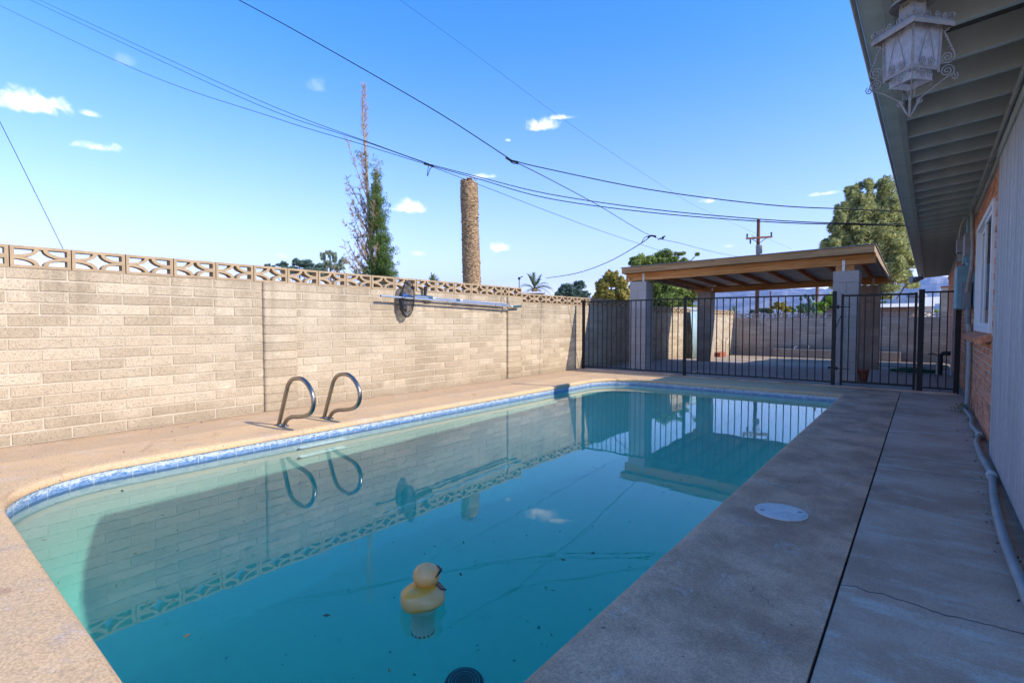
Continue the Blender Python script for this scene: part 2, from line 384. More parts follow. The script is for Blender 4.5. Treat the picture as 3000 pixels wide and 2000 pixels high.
# ------------------------------------------------------------ mesh builder
class MB:
    def __init__(s): s.v = []; s.f = []; s.t = []; s.sm = []; s.mi = []
    def add(s, vs, fs, tone=.5, smooth=False, mi=0):
        b = len(s.v); s.v += [tuple(q) for q in vs]
        for f in fs: s.f.append([b+i for i in f]); s.t.append(tone); s.sm.append(smooth); s.mi.append(mi)
        return s
    def box(s, x0, x1, y0, y1, z0, z1, tone=.5, mi=0):
        v = [(x, y, z) for x in (x0, x1) for y in (y0, y1) for z in (z0, z1)]
        return s.add(v, [(0, 1, 3, 2), (4, 6, 7, 5), (0, 4, 5, 1), (2, 3, 7, 6), (0, 2, 6, 4), (1, 5, 7, 3)], tone, False, mi)
    def obox(s, c, ax, ay, az, hx, hy, hz, tone=.5):
        c = Vector(c); ax, ay, az = Vector(ax).normalized()*hx, Vector(ay).normalized()*hy, Vector(az).normalized()*hz
        v = [c+i*ax+j*ay+k*az for i in (-1, 1) for j in (-1, 1) for k in (-1, 1)]
        return s.add(v, [(0, 1, 3, 2), (4, 6, 7, 5), (0, 4, 5, 1), (2, 3, 7, 6), (0, 2, 6, 4), (1, 5, 7, 3)], tone)
    def tube(s, pts, r, n=8, caps=True, tone=.5, smooth=True, flat=None):
        pts = [Vector(p) for p in pts]; N = len(pts)
        if N < 2: return s
        rr = r if isinstance(r, (list, tuple)) else [r]*N
        t0 = (pts[1]-pts[0]).normalized(); ref = Vector((0, 0, 1)) if abs(t0.z) < .9 else Vector((1, 0, 0))
        if flat is not None: ref = Vector(flat)
        u = t0.cross(ref).normalized(); vs = []
        for i, p in enumerate(pts):
            t = (pts[min(i+1, N-1)]-pts[max(i-1, 0)])
            t = t.normalized() if t.length > 1e-9 else t0
            u = (u-t*u.dot(t)); u = u.normalized() if u.length > 1e-6 else t.orthogonal().normalized()
            w_ = t.cross(u)
            for k in range(n):
                a = 2*pi*k/n+pi/n
                if flat is not None: vs.append(p+u*cos(a)*rr[i]*.35*1.4+w_*sin(a)*rr[i]*1.4)
                else: vs.append(p+u*cos(a)*rr[i]+w_*sin(a)*rr[i])
        fs = [(i*n+k, i*n+(k+1) % n, (i+1)*n+(k+1) % n, (i+1)*n+k) for i in range(N-1) for k in range(n)]
        s.add(vs, fs, tone, smooth)
        if caps: s.add(vs[:n][::-1], [tuple(range(n))], tone); s.add(vs[-n:], [tuple(range(n))], tone)
        return s
    def lathe(s, prof, c=(0, 0, 0), n=24, tone=.5, M=None, smooth=True):
        vs = []
        for r, z in prof:
            for k in range(n):
                p = Vector((r*cos(2*pi*k/n), r*sin(2*pi*k/n), z))
                if M is not None: p = M @ p
                vs.append(p+Vector(c))
        fs = [(i*n+k, i*n+(k+1) % n, (i+1)*n+(k+1) % n, (i+1)*n+k) for i in range(len(prof)-1) for k in range(n)]
        return s.add(vs, fs, tone, smooth)
    def build(s, name, m, parent=None, loc=None, bevel=0):
        me = bpy.data.meshes.new(name); me.from_pydata(s.v, [], s.f)
        for q in (m if isinstance(m, (list, tuple)) else [m]): me.materials.append(MATS[q])
        me.polygons.foreach_set('use_smooth', s.sm); me.polygons.foreach_set('material_index', s.mi)
        a = me.attributes.new('tone', 'FLOAT', 'FACE'); a.data.foreach_set('value', s.t)
        me.update()
        o = bpy.data.objects.new(name, me); COL.objects.link(o)
        if parent: o.parent = parent
        if loc: o.location = loc
        if bevel:
            b = o.modifiers.new('bevel', 'BEVEL'); b.width = bevel; b.segments = 2; b.limit_method = 'ANGLE'
        return o
def tag(o, label=None, cat=None, group=None, kind=None):
    for k, v in (('label', label), ('category', cat), ('group', group), ('kind', kind)):
        if v: o[k] = v
    return o
def thing(name, label, cat, loc=(0, 0, 0), rz=0, group=None):
    o = bpy.data.objects.new(name, None); COL.objects.link(o); o.location = loc; o.rotation_euler.z = rz
    o.empty_display_size = .1
    return tag(o, label, cat, group)
def struct(o): o['kind'] = 'structure'; return o
def copy_tree(o, parent=None):
    c = o.copy(); COL.objects.link(c); c.parent = parent
    for ch in [q for q in bpy.data.objects if q.parent == o]: copy_tree(ch, c)
    return c
def fixnormals(o):
    bm = bmesh.new(); bm.from_mesh(o.data); bmesh.ops.recalc_face_normals(bm, faces=bm.faces); bm.to_mesh(o.data); bm.free()

# point at pixel (x, y) of the 3000 wide frame, at a given distance along the view axis
def at(x, y, depth):
    d = Vector((x-1500, -(y-1000), -1500))/1500
    return Vector((0, 0, CAMZ)) + (cam.rotation_euler.to_matrix() @ d)*depth

# ------------------------------------------------------------ ground, deck, pool
PX0, PX1, PY0, PY1 = -4.72, -.895, .425, 8.87
WATER_Z = -.118
def outline(o=0., n=14):
    """pool outline grown outwards by o (negative shrinks), counter-clockwise"""
    x0, x1, y0, y1 = PX0-o, PX1+o, PY0-o, PY1+o
    pts = []
    for (cx, cy, r, a0) in ((x0, y0, .70, pi), (x1, y0, .06, 1.5*pi), (x1, y1, .06, 0), (x0, y1, .75, .5*pi)):
        r = max(r+o, .02); sx = 1 if cx == x0 else -1; sy = 1 if cy == y0 else -1
        for k in range(n):
            a = a0+.5*pi*k/(n-1); pts.append((cx+sx*r+r*cos(a), cy+sy*r+r*sin(a)))
    # subdivide straight runs
    out = []
    for i, p in enumerate(pts):
        q = pts[(i+1) % len(pts)]; L = math.dist(p, q)
        m = 24 if L > 1 else 1
        for j in range(m): out.append((p[0]+(q[0]-p[0])*j/m, p[1]+(q[1]-p[1])*j/m))
    return out
def rings(mb, rs, tone=.5, smooth=True, closed_end=None, flip=False):
    n = len(rs[0]); vs = [v for r in rs for v in r]
    fs = [(i*n+k, (i+1)*n+k, (i+1)*n+(k+1) % n, i*n+(k+1) % n) for i in range(len(rs)-1) for k in range(n)]
    if flip: fs = [f[::-1] for f in fs]
    mb.add(vs, fs, tone, smooth)
def cdt_sheet(mb, outer, holes, z, tone=.5, mi=0, grid=None):
    pts = [Vector(p) for p in outer]; edges = [(i, (i+1) % len(outer)) for i in range(len(outer))]
    for h in holes:
        b = len(pts); pts += [Vector(p) for p in h]; edges += [(b+i, b+(i+1) % len(h)) for i in range(len(h))]
    V, E, F, *_ = delaunay_2d_cdt(pts, edges, [], 0, 1e-6)
    def inside(p, poly):
        c = False
        for i in range(len(poly)):
            a, b = poly[i], poly[i-1]
            if (a[1] > p[1]) != (b[1] > p[1]) and p[0] < (b[0]-a[0])*(p[1]-a[1])/(b[1]-a[1])+a[0]: c = not c
        return c
    fs = []
    for f in F:
        c = sum((V[i] for i in f), Vector((0, 0)))/len(f)
        if inside(c, outer) and not any(inside(c, h) for h in holes): fs.append(f)
    zz = z if callable(z) else (lambda x, y: z)
    mb.add([(v.x, v.y, zz(v.x, v.y)) for v in V], fs, tone, False, mi)
    return V, fs
JX = -.24     # joint between pool deck and walkway
d = MB()
prof = [(-.012, -.046), (-.014, -.03), (-.006, -.012), (.008, -.002), (.03, .002), (.09, .004), (.17, .002), (.21, 0)]
rings(d, [[(x, y, z) for x, y in outline(o)] for o, z in prof], flip=True)
rings(d, [[(x, y, -.046) for x, y in outline(o)] for o in (-.012, .03)])
cdt_sheet(d, [(-6.10, -4), (JX-.003, -4), (JX-.003, 9.80), (-6.10, 9.80)], [outline(.21)], 0)
# slab edges down into the joints
d.box(JX-.0041, JX-.004, -4, 9.80, -.05, 0)
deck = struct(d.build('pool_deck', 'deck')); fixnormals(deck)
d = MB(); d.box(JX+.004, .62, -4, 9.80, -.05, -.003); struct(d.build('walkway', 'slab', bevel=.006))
d = MB(); d.box(JX-.02, JX+.02, -4, 9.9, -.06, -.022); tag(d.build('joint_strip', 'joint_filler'), kind='structure')

p = MB()
def depth(y): 
    t = max(0, min(1, (y-2.6)/3.4)); t = t*t*(3-2*t); return 2.05-.95*t
rs = []
for o, fz in ((0, 0), (0, .35), (-.02, .60), (-.08, .80), (-.20, .92), (-.42, .985), (-.70, 1.0)):
    rs.append([(x, y, -.20-fz*(depth(y)-.20)) for x, y in outline(o)])
rings(p, rs)
inner = rs[-1]; n = len(inner)
cxm, lines = -2.8, []
rr = [inner]
for s_ in (.75, .5, .25, .0):
    rr.append([(cxm+(x-cxm)*s_, y if s_ > .3 else y, -depth(y)) for x, y, z in inner])
rings(p, rr)
pool = struct(p.build('pool_basin', 'plaster')); fixnormals(pool)
p = MB()
N = 0
ol = outline(0); acc = 0.0
# waterline tiles, each 15 cm, with grout gaps as thin pale strips
dense = []
for i, a in enumerate(ol):
    b = ol[(i+1) % len(ol)]; L = math.dist(a, b); m = max(1, int(L/.02))
    for j in range(m): dense.append((a[0]+(b[0]-a[0])*j/m, a[1]+(b[1]-a[1])*j/m))
for i, a in enumerate(dense):
    b = dense[(i+1) % len(dense)]; L = math.dist(a, b)
    g0, g1 = acc, acc+L; acc = g1
    k = int(g0/.1524)
    segs = [(g0, g1, 0)]
    e = (k+1)*.1524
    if g1 > e-.004:
        e0 = max(g0, e-.004); e1 = min(g1, e)
        segs = [(g0, e0, 0), (e0, e1, 1)] + ([(e1, g1, 0)] if g1 > e1 else [])
    for (s0, s1, gr) in segs:
        if s1-s0 < 1e-6: continue
        f0, f1 = (s0-g0)/L, (s1-g0)/L
        q0 = (a[0]+(b[0]-a[0])*f0, a[1]+(b[1]-a[1])*f0); q1 = (a[0]+(b[0]-a[0])*f1, a[1]+(b[1]-a[1])*f1)
        p.add([(q0[0], q0[1], -.20), (q1[0], q1[1], -.20), (q1[0], q1[1], -.046), (q0[0], q0[1], -.046)], [(3, 2, 1, 0)], 1. if gr else .5)
struct(p.build('pool_tile_band', 'pool_tile'))
p = MB()
o_ = outline(.015)
cdt_sheet(p, o_, [], WATER_Z)
water = p.build('water', 'water'); struct(water)
bm = bmesh.new(); bm.from_mesh(water.data); bm.normal_update()
bmesh.ops.reverse_faces(bm, faces=[f for f in bm.faces if f.normal.z < 0]); bm.to_mesh(water.data); bm.free()
p = MB(); o_ = outline(.01); WT = WATER_Z+.003     # the tinted body of water; its skin lies a hair above the refracting surface
rings(p, [[(x, y, WT) for x, y in o_], [(x, y, -2.3) for x, y in o_]])
cdt_sheet(p, o_, [], WT); cdt_sheet(p, o_, [], -2.3)
wb = p.build('water_body', 'water_tint'); struct(wb)
bm = bmesh.new(); bm.from_mesh(wb.data); bmesh.ops.remove_doubles(bm, verts=bm.verts, dist=1e-5); bmesh.ops.recalc_face_normals(bm, faces=bm.faces); bm.to_mesh(wb.data); bm.free()
for q in water.data.polygons: q.use_smooth = True
# sunlight reaches the basin through the refracting surface
water.cycles.is_caustics_caster = True; pool.cycles.is_caustics_receiver = True; sun.cycles.is_caustics_light = True

# ------------------------------------------------------------ yard and terrain
def zg(y): return 0 if y < 9.9 else (-.006-.011*(y-9.9) if y < 15 else -.062-.030*(min(y, 22)-15))
d = MB(); V, fs = [], []
ys_ = [9.82, 12, 15, 15.9]
for a, b in zip(ys_, ys_[1:]):
    d.add([(-6.1, a, zg(a)-.01), (.62, a, zg(a)-.01), (.62, b, zg(b)-.01), (-6.1, b, zg(b)-.01)], [(0, 1, 2, 3)])
struct(d.build('patio_slab', 'patio'))
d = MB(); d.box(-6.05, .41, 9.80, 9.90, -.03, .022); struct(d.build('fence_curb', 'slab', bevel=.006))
d = MB(); gx = [-6.1, -5, -4, -3, -2, -1, 0, .62]; gy = [15.9+.25*i for i in range(25)]
vs = [(x, y, zg(y)-.018-.03*noise.noise(Vector((x*.8, y*.8, 0)))*(1 if y > 16 else 0)) for y in gy for x in gx]
d.add(vs, [(j*8+i, j*8+i+1, (j+1)*8+i+1, (j+1)*8+i) for j in range(24) for i in range(7)], smooth=True)
struct(d.build('yard_dirt', 'dirt'))
d = MB(); cdt_sheet(d, [(-3.4, 17.2), (.5, 17.0), (.5, 20.9), (-3.6, 20.9)], [], 0)
d.v = [(x, y, zg(y)-.006) for x, y, z in d.v]; struct(d.build('gravel_bed', 'gravel'))
# one ground sheet to the horizon, with a hole where the pool and yard are
d = MB(); Rg = 14000
outer = [(Rg*cos(2*pi*k/48), Rg*sin(2*pi*k/48)) for k in range(48)]
cdt_sheet(d, outer, [[(-6.14, -4.0), (.6, -4.0), (.6, 22.05), (-6.14, 22.05)]], -.30)
struct(d.build('ground', 'dirt'))

# ------------------------------------------------------------ block walls
def courses(mb, mo, org, u, n, L, z0, nc, bw, bh, off, depth=.007, joint=.012, skip=None, rnd=.0015, clip0=0.0, ch=.004):
    """courses of bevelled blocks on a vertical face; u along, n outward; mo gets the mortar plane"""
    org, u, n = Vector(org), Vector(u), Vector(n); Z = Vector((0, 0, 1))
    mo.add([org, org+u*L, org+u*L+Z*(nc*bh), org+Z*(nc*bh)], [(0, 1, 2, 3)])
    for c in range(nc):
        a = -off[c % len(off)]
        while a < L:
            s0, s1 = max(a+joint/2, clip0), min(a+bw-joint/2, L); a += bw
            if s1-s0 < .015: continue
            za, zb = z0+c*bh+joint*.6, z0+(c+1)*bh-joint*.4
            if skip and skip(s0, s1, za, zb): continue
            dz = za-z0; dd = depth+R.uniform(-rnd, rnd); q = ch
            P = lambda s, z, e: org+u*s+Z*(z-z0)+n*e
            jz = [R.uniform(-.0012, .0012) for _ in range(2)]
            za += jz[0]; zb += jz[1]
            vs = [P(s0, za, 0), P(s1, za, 0), P(s1, zb, 0), P(s0, zb, 0),
                  P(s0+q, za+q, dd), P(s1-q, za+q, dd), P(s1-q, zb-q, dd), P(s0+q, zb-q, dd)]
            mb.add(vs, [(4, 5, 6, 7), (0, 1, 5, 4), (1, 2, 6, 5), (2, 3, 7, 6), (3, 0, 4, 7)], R.random())
def breeze(w=.4064, h=.19, dep=.10, half=False):
    W, H = w/2-.004, h/2-.001; t = .026
    iw, ih = W-t, H-t*.95
    def hole_corner(sx, sy):
        a, b = iw*.74, ih*.74
        pts = [(sx*iw, sy*ih)]
        K = 7
        arc = [(sx*(iw-a*cos(pi/2*k/K)), sy*(ih-b*sin(pi/2*k/K))) for k in range(K+1)]
        return pts+arc
    holes = []
    for sx in ((-1, 1)):
        for sy in (-1, 1): holes.append(hole_corner(sx, sy))
    st = []
    a, b = iw*.74+.033, ih*.74+.026
    for sx, sy in ((1, 1), (-1, 1), (-1, -1), (1, -1)):
        K = 6; arc = []
        for k in range(K+1):
            th = pi/2*k/K; x, y = iw-a*cos(th), ih-b*sin(th)
            arc.append((x, y))
        arc = [(max(0., x), max(0., y)) for x, y in arc]
        arc = [(sx*x, sy*y) for x, y in arc]
        st += arc if sx*sy < 0 else arc[::-1]
    q = []
    for p_ in st:
        if not q or math.dist(p_, q[-1]) > 2e-3: q.append(p_)
    if math.dist(q[0], q[-1]) < 2e-3: q.pop()
    holes.append(q)
    outer = [(-W, -H), (W, -H), (W, H), (-W, H)]
    if half:
        cut = lambda pl: [(x, y) for x, y in pl]
        holes = [[(x*.5, y) for x, y in hh] for hh in holes]; outer = [(x*.5, y) for x, y in outer]
    pts = [Vector(p_) for p_ in outer]; loops = [list(range(4))]
    for hh in holes:
        b0 = len(pts); pts += [Vector(p_) for p_ in hh]; loops.append(list(range(b0, b0+len(hh))))
    edges = [(l[i], l[(i+1) % len(l)]) for l in loops for i in range(len(l))]
    Vv, E, F, *_ = delaunay_2d_cdt(pts, edges, [], 0, 1e-7)
    def inside(p_, poly):
        c = False
        for i in range(len(poly)):
            a_, b_ = poly[i], poly[i-1]
            if (a_[1] > p_[1]) != (b_[1] > p_[1]) and p_[0] < (b_[0]-a_[0])*(p_[1]-a_[1])/(b_[1]-a_[1])+a_[0]: c = not c
        return c
    fs = []
    for f in F:
        c = sum((Vv[i] for i in f), Vector((0, 0)))/len(f)
        if not any(inside(c, hh) for hh in holes): fs.append(tuple(f))
    m = MB(); nV = len(Vv)
    vs = [(v.x, -dep/2, v.y+H) for v in Vv]+[(v.x, dep/2, v.y+H) for v in Vv]
    m.add(vs, fs+[tuple(i+nV for i in f[::-1]) for f in fs])
    from collections import Counter
    ec = Counter(); dirn = {}
    for f in fs:
        for i in range(len(f)):
            e = (f[i], f[(i+1) % len(f)]); ec[tuple(sorted(e))] += 1; dirn[tuple(sorted(e))] = e
    sd = [(dirn[e][1], dirn[e][0], dirn[e][0]+nV, dirn[e][1]+nV) for e, c in ec.items() if c == 1]
    m.f += [list(f) for f in sd]; m.t += [.5]*len(sd); m.sm += [False]*len(sd); m.mi += [0]*len(sd)
    return m
_bz = {}
def breeze_block(parent, pos, rz, half=False, grey=False, group=None):
    key = (half, grey)
    if key not in _bz:
        o = breeze(half=half).build('breeze_block', 'cmu_grey' if grey else 'breeze'); fixnormals(o); _bz[key] = o
    else:
        o = _bz[key].copy(); COL.objects.link(o)
    o.parent = parent; o.location = Vector(pos); o.rotation_euler.z = rz
    return o
WX = -6.05
wall = thing('block_wall', 'long tan concrete block wall beside the pool, topped with openwork breeze blocks', 'wall', (0, 0, 0))
b, mo = MB(), MB(); BH, BW = .1016, .4064; NB = 3
courses(b, mo, (WX-.006, -3.8, -NB*BH), (0, 1, 0), (1, 0, 0), 11.65, -NB*BH, 15+NB, BW, BH, (.16, .37))
courses(b, mo, (WX-.006, 7.85, -NB*BH), (0, 1, 0), (1, 0, 0), 5.69, -NB*BH, 14+NB, BW, BH, (.30, .10))
courses(b, mo, (WX-.006, 13.54, -NB*BH), (0, 1, 0), (1, 0, 0), 8.5, -NB*BH, 13+NB, BW, BH, (.30, .10))
for y0, y1, k in ((-3.8, 7.85, 15), (7.85, 13.54, 14), (13.54, 22.04, 13)):
    mo.box(WX-.10, WX-.0065, y0, y1, -NB*BH, k*BH-.0005)
b.build('block_courses', 'cmu', wall); mo.build('mortar', 'mortar', wall)
xb = WX-.05
for y0, k0, k1, zc in ((2.77-.4064*16, 0, 27, 15), (7.85, 0, 14, 14), (13.54, 0, 21, 13)):
    for k in range(k0, k1):
        breeze_block(wall, (xb+R.uniform(-.002, .002), y0+.4064*(k+.5), zc*BH), pi/2+R.uniform(-.004, .004))
breeze_block(wall, (xb, 7.24+.1016, 15*BH), pi/2, half=True)
breeze_block(wall, (xb, 7.443+.2032, 15*BH), pi/2)
# bull-nosed pilasters standing a little proud of the wall
for y0 in (2.862, 7.383):
    m = MB(); wd, pr_, r = .405, .042, .03
    for c in range(-NB, 15):
        z0, z1 = c*BH+.005, (c+1)*BH-.004
        for (zz0, zz1, ins) in ((z0, z1, 0), (z1, z1+.009, .006)):
            prf = [(0, -.01)]+[(ins+r-r*cos(a*pi/12), pr_-ins-r+r*sin(a*pi/12)) for a in range(7)]+[(wd-r*.5-ins, pr_-ins), (wd-ins, pr_-ins-r*.4), (wd, -.01)]
            prf = [(s_, max(-.01, e)) for s_, e in prf]; nn = len(prf); tn = R.random()
            vs = [(WX+e, y0+s_, zz0) for s_, e in prf]+[(WX+e, y0+s_, zz1) for s_, e in prf]
            m.add(vs, [(i, i+1, nn+i+1, nn+i) for i in range(nn-1)], tn*(1 if ins == 0 else .5), True)
            m.add(vs[nn:], [tuple(range(nn))], tn); m.add(vs[:nn], [tuple(range(nn))[::-1]], tn)
    o = m.build('pilaster', 'cmu', wall); fixnormals(o)

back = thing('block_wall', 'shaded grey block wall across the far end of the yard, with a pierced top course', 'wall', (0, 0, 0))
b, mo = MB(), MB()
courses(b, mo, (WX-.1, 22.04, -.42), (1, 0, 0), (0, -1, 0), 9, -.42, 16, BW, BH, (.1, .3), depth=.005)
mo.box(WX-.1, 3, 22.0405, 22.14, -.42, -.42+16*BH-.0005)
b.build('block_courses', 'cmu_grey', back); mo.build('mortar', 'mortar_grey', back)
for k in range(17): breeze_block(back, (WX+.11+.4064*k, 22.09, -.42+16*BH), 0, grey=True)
pl = MB(); mo = MB()
courses(pl, mo, (-4.46, 21.55, -.30), (1, 0, 0), (0, -1, 0), 3.9, -.30, 2, .4064, .17, (0, .2), depth=.005)
mo.box(-4.46, -.56, 21.556, 21.9, -.30, .04)
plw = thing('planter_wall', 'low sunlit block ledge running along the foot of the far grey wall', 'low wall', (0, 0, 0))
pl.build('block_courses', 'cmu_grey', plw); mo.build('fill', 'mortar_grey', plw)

# ------------------------------------------------------------ pool rails, steps, lid, drain
def spline(pts, n=8):
    P = [Vector(p_) for p_ in pts]; P = [P[0]*2-P[1]]+P+[P[-1]*2-P[-2]]; out = []
    for i in range(1, len(P)-2):
        a, b_, c, e = P[i-1:i+3]
        for k in range(n):
            t = k/n; out.append(.5*((2*b_)+(c-a)*t+(2*a-5*b_+4*c-e)*t*t+(3*b_-a-3*c+e)*t**3))
    out.append(P[-2]); return out
def handrail(y, label):
    t = thing('pool_handrail', label, 'pool rail', (-5.13, y, 0), 0, 'bent steel grab rails at the pool edge')
    X = lambda a: a+5.13
    pts = [(-5.135, 0, 0), (-5.09, 0, .10), (-4.97, 0, .36), (-4.93, 0, .43), (-4.86, 0, .485), (-4.76, 0, .507), (-4.66, 0, .505), (-4.56, 0, .46),
           (-4.485, 0, .38), (-4.465, 0, .29), (-4.50, 0, .215), (-4.58, 0, .165), (-4.72, 0, .135), (-4.86, 0, .115), (-4.95, 0, .085), (-5.01, 0, .035), (-5.03, 0, 0)]
    m = MB(); m.tube(spline([(X(a), b_, c) for a, b_, c in pts], 6), .0215, 12); m.build('tube', 'steel', t)
    for xx in (-5.135, -5.03):
        m = MB(); m.lathe([(0, 0), (.048, 0), (.046, .008), (.026, .014), (.023, .016)], (X(xx), 0, .001), 20); m.build('escutcheon', 'steel', t)
    return t
handrail(2.576, 'bent steel grab rail on the coping, the one nearer the photographer')
handrail(3.085, 'bent steel grab rail on the coping, the one farther along toward the fence')
for z, lab in ((-.30, 'upper pale ledge of the recessed underwater steps below the grab rails'), (-.62, 'lower pale ledge of the recessed underwater steps below the grab rails')):
    m = MB(); m.box(PX0-.02, PX0+.07, 2.55, 3.05, z-.035, z)
    tag(m.build('pool_step', 'canister', bevel=.006), lab, 'pool step', 'underwater step ledges on the pool wall')
lid = thing('skimmer_lid', 'round pale plastic skimmer lid set flush in the pool deck', 'skimmer lid', (-.592, 3.134, .001), .5)
m = MB(); m.lathe([(.133, -.01), (.133, .003), (.122, .004), (.12, .002)], n=48, smooth=False); m.build('collar', 'lid', lid)
m = MB(); m.lathe([(.119, -.01), (.119, .004), (.112, .0055), (.085, .0055), (.083, .0045), (.078, .0045), (.076, .0055), (.05, .0055), (.048, .0045), (.044, .0045), (.042, .0055), (0.0005, .0055)], n=48, smooth=False)
for k in range(12):
    a = 2*pi*k/12; m.obox((.063*cos(a), .063*sin(a), .0065), (cos(a), sin(a), 0), (-sin(a), cos(a), 0), (0, 0, 1), .01, .0015, .001)
m.build('disc', 'lid', lid)
for s_ in (-1, 1):
    m = MB(); m.box(s_*.098-.011, s_*.098+.011, -.006, .006, .003, .0062); m.build('finger_slot', 'black_plastic', lid)
dr = thing('pool_drain', 'round dark main drain cover on the pool floor', 'drain', (-2.16, 2.22, -depth(2.22)+.002))
m = MB(); m.lathe([(.12, 0), (.12, .02), (.10, .035), (0.001, .045)], n=32); m.build('cover', 'black_plastic', dr)
m = MB()
for r in (.03, .05, .07, .09): m.lathe([(r, .036), (r+.004, .042), (r+.008, .036)], n=32)
m.build('grille', 'meter_teal', dr)
# floating duck dispenser
duck = thing('duck_float', 'faded yellow plastic duck chlorine floater adrift in the pool', 'pool float', (-1.60, 1.40, WATER_Z), radians(100)); duck.scale = (.86, .86, .86)
# duck body: a lathe-like hull stretched along x (beak toward +x), tail tipped up at -x
m = MB(); NS, NR = 28, 36; vs = []
for i in range(NS+1):
    v = i/NS; a = -pi/2+pi*v
    for k in range(NR):
        ph = 2*pi*k/NR; cx, sy = cos(ph), sin(ph)
        rr_ = cos(a)**.75; z = sin(a)
        tail = max(0, -cx)**3
        lx = .112*(1+.14*tail); ly = .106
        x = lx*rr_*cx; y = ly*rr_*sy*(1-.25*tail)
        zz = (.066*z if z > 0 else .036*z)+.030
        if z > -.6: zz += .034*tail*rr_**2*(z+.6)
        # wings: low swellings on both sides, with a crease behind
        wg = math.exp(-((x+.02)/.055)**2-((z-.15)/.35)**2)*abs(sy)**3
        y *= 1+.11*wg
        if abs(sy) > .6 and -.75 < cx < -.25: y *= 1-.02*sin(z*14)
        vs.append((x, y, zz))
m.add(vs, [(i*NR+k, i*NR+(k+1) % NR, (i+1)*NR+(k+1) % NR, (i+1)*NR+k) for i in range(NS) for k in range(NR)], smooth=True)
m.build('body', 'duck', duck)
m = MB(); hx = .030
m.lathe([(.060, .070), (.051, .080), (.048, .086), (.055, .097), (.063, .113), (.0665, .130), (.063, .149), (.052, .165), (.034, .177), (.014, .184), (.005, .190), (.0005, .191)], (hx, 0, 0), 32)
hd = m.build('head', 'duck', duck)
m = MB(); vs = []
for i in range(9):
    t_ = i/8; 
    for k in range(14):
        a = 2*pi*k/14; vs.append((hx+.050+.045*t_, .026*cos(a)*(1-.55*t_**2), .122+.012*sin(a)*(1-.5*t_)+.010*t_**2))
m.add(vs, [(i*14+k, i*14+(k+1) % 14, (i+1)*14+(k+1) % 14, (i+1)*14+k) for i in range(8) for k in range(14)]+[tuple(range(8*14, 9*14))], smooth=True)
m.build('beak', 'terracotta', duck)
m = MB()
for s_ in (-1, 1):
    m.lathe([(.0005, .004), (.014, .003), (.019, 0), (.014, -.003), (.0005, -.004)], (hx+.055, s_*.024, .143), 16, M=Matrix.Rotation(s_*.45, 3, 'Z') @ Matrix.Rotation(pi/2, 3, 'Y'))
    m.tube([(hx+.060, s_*.024+s_*.016, .146), (hx+.045, s_*.056, .150), (hx+.018, s_*.063, .150), (hx-.008, s_*.062, .140), (hx-.016, s_*.060, .130)], [.006, .0065, .0055, .0045, .003], 6)
m.tube([(hx+.065, -.012, .147), (hx+.065, .012, .147)], .004, 6)
m.build('sunglasses', 'black_plastic', duck)
m = MB(); m.obox((.060, -.058, .078), (1, 0, -.55), (0, 1, .6), (.55, -.6, 1), .024, .026, .004); m.build('solar_panel', 'solar', duck)
m = MB(); m.lathe([(.0005, -.275), (.046, -.275), (.052, -.270), (.054, -.250), (.058, -.060), (.066, -.055), (.070, -.035), (.074, -.010), (.074, .006)], (0.0, 0, 0), 32)
can = m.build('canister', 'canister', duck)
m = MB()
for k in range(16):
    a = 2*pi*k/16; m.obox((.0545*cos(a), .0545*sin(a), -.258), (-sin(a), cos(a), 0), (0, 0, 1), (cos(a), sin(a), 0), .005, .008, .002)
m.build('vent_slots', 'meter_light', can)
# leaves and bits adrift on the water

# ------------------------------------------------------------ cleaning poles on the wall
def P_(y, z, x=-5.93): return Vector((x, y, z))
pn = thing('pool_pole', 'long bare aluminium pool pole, the lower of the two hung on the block wall', 'pool pole', P_(4.447, 1.422, -5.92))
o0 = Vector(pn.location)
m = MB(); e1 = P_(7.36, 1.343, -5.93); m.tube([P_(4.447, 1.422, -5.92)-o0, e1-o0], .0155, 14, caps=False); m.build('tube', 'alu', pn)
m = MB(); m.tube([P_(4.452, 1.4218, -5.92)-o0, P_(4.46, 1.4216, -5.92)-o0], .0145, 12); m.build('bore', 'black_plastic', pn)
for y in (5.72, 6.9): 
    m = MB(); zz = 1.422+(y-4.447)/(7.36-4.447)*(1.343-1.422); m.tube([P_(y, zz, -5.923)-o0, P_(y+.02, zz, -5.923)-o0], .0175, 12); m.build('band', 'galv', pn)
m = MB(); m.tube([e1-o0, e1+Vector((0, .06, -.002))-o0], .019, 12); m.build('cuff', 'cream_plastic', pn)
m = MB(); m.tube([e1+Vector((0, .05, -.002))-o0, e1+Vector((0, .30, .012))-o0], .020, 12); m.build('grip', 'teal_grip', pn)
pt = thing('telescopic_pole', 'telescopic pool pole with blue grip and collars, above the bare pole on the wall', 'pool pole', P_(4.834, 1.446, -5.955))
o0 = Vector(pt.location); a_, b_ = P_(4.834, 1.446, -5.955), P_(7.30, 1.378, -5.96)
L_ = lambda t: a_+(b_-a_)*t-o0
m = MB(); m.tube([L_(0), L_(.075)], .021, 12); m.build('grip', 'blue_grip', pt)
m = MB(); m.tube([L_(.075), L_(.27)], .011, 12); m.tube([L_(.25), L_(.52)], .0135, 12); m.tube([L_(.50), L_(1)], .016, 12); m.build('tube', 'alu', pt)
for t_ in (.235, .48):
    m = MB(); m.tube([L_(t_-.018), L_(t_+.012)], .022, 12); c_ = m.build('collar', 'blue_collar', pt)
    m = MB(); m.tube([L_(t_+.012), L_(t_+.035)], .0205, 12); m.build('cuff', 'cream_plastic', pt)
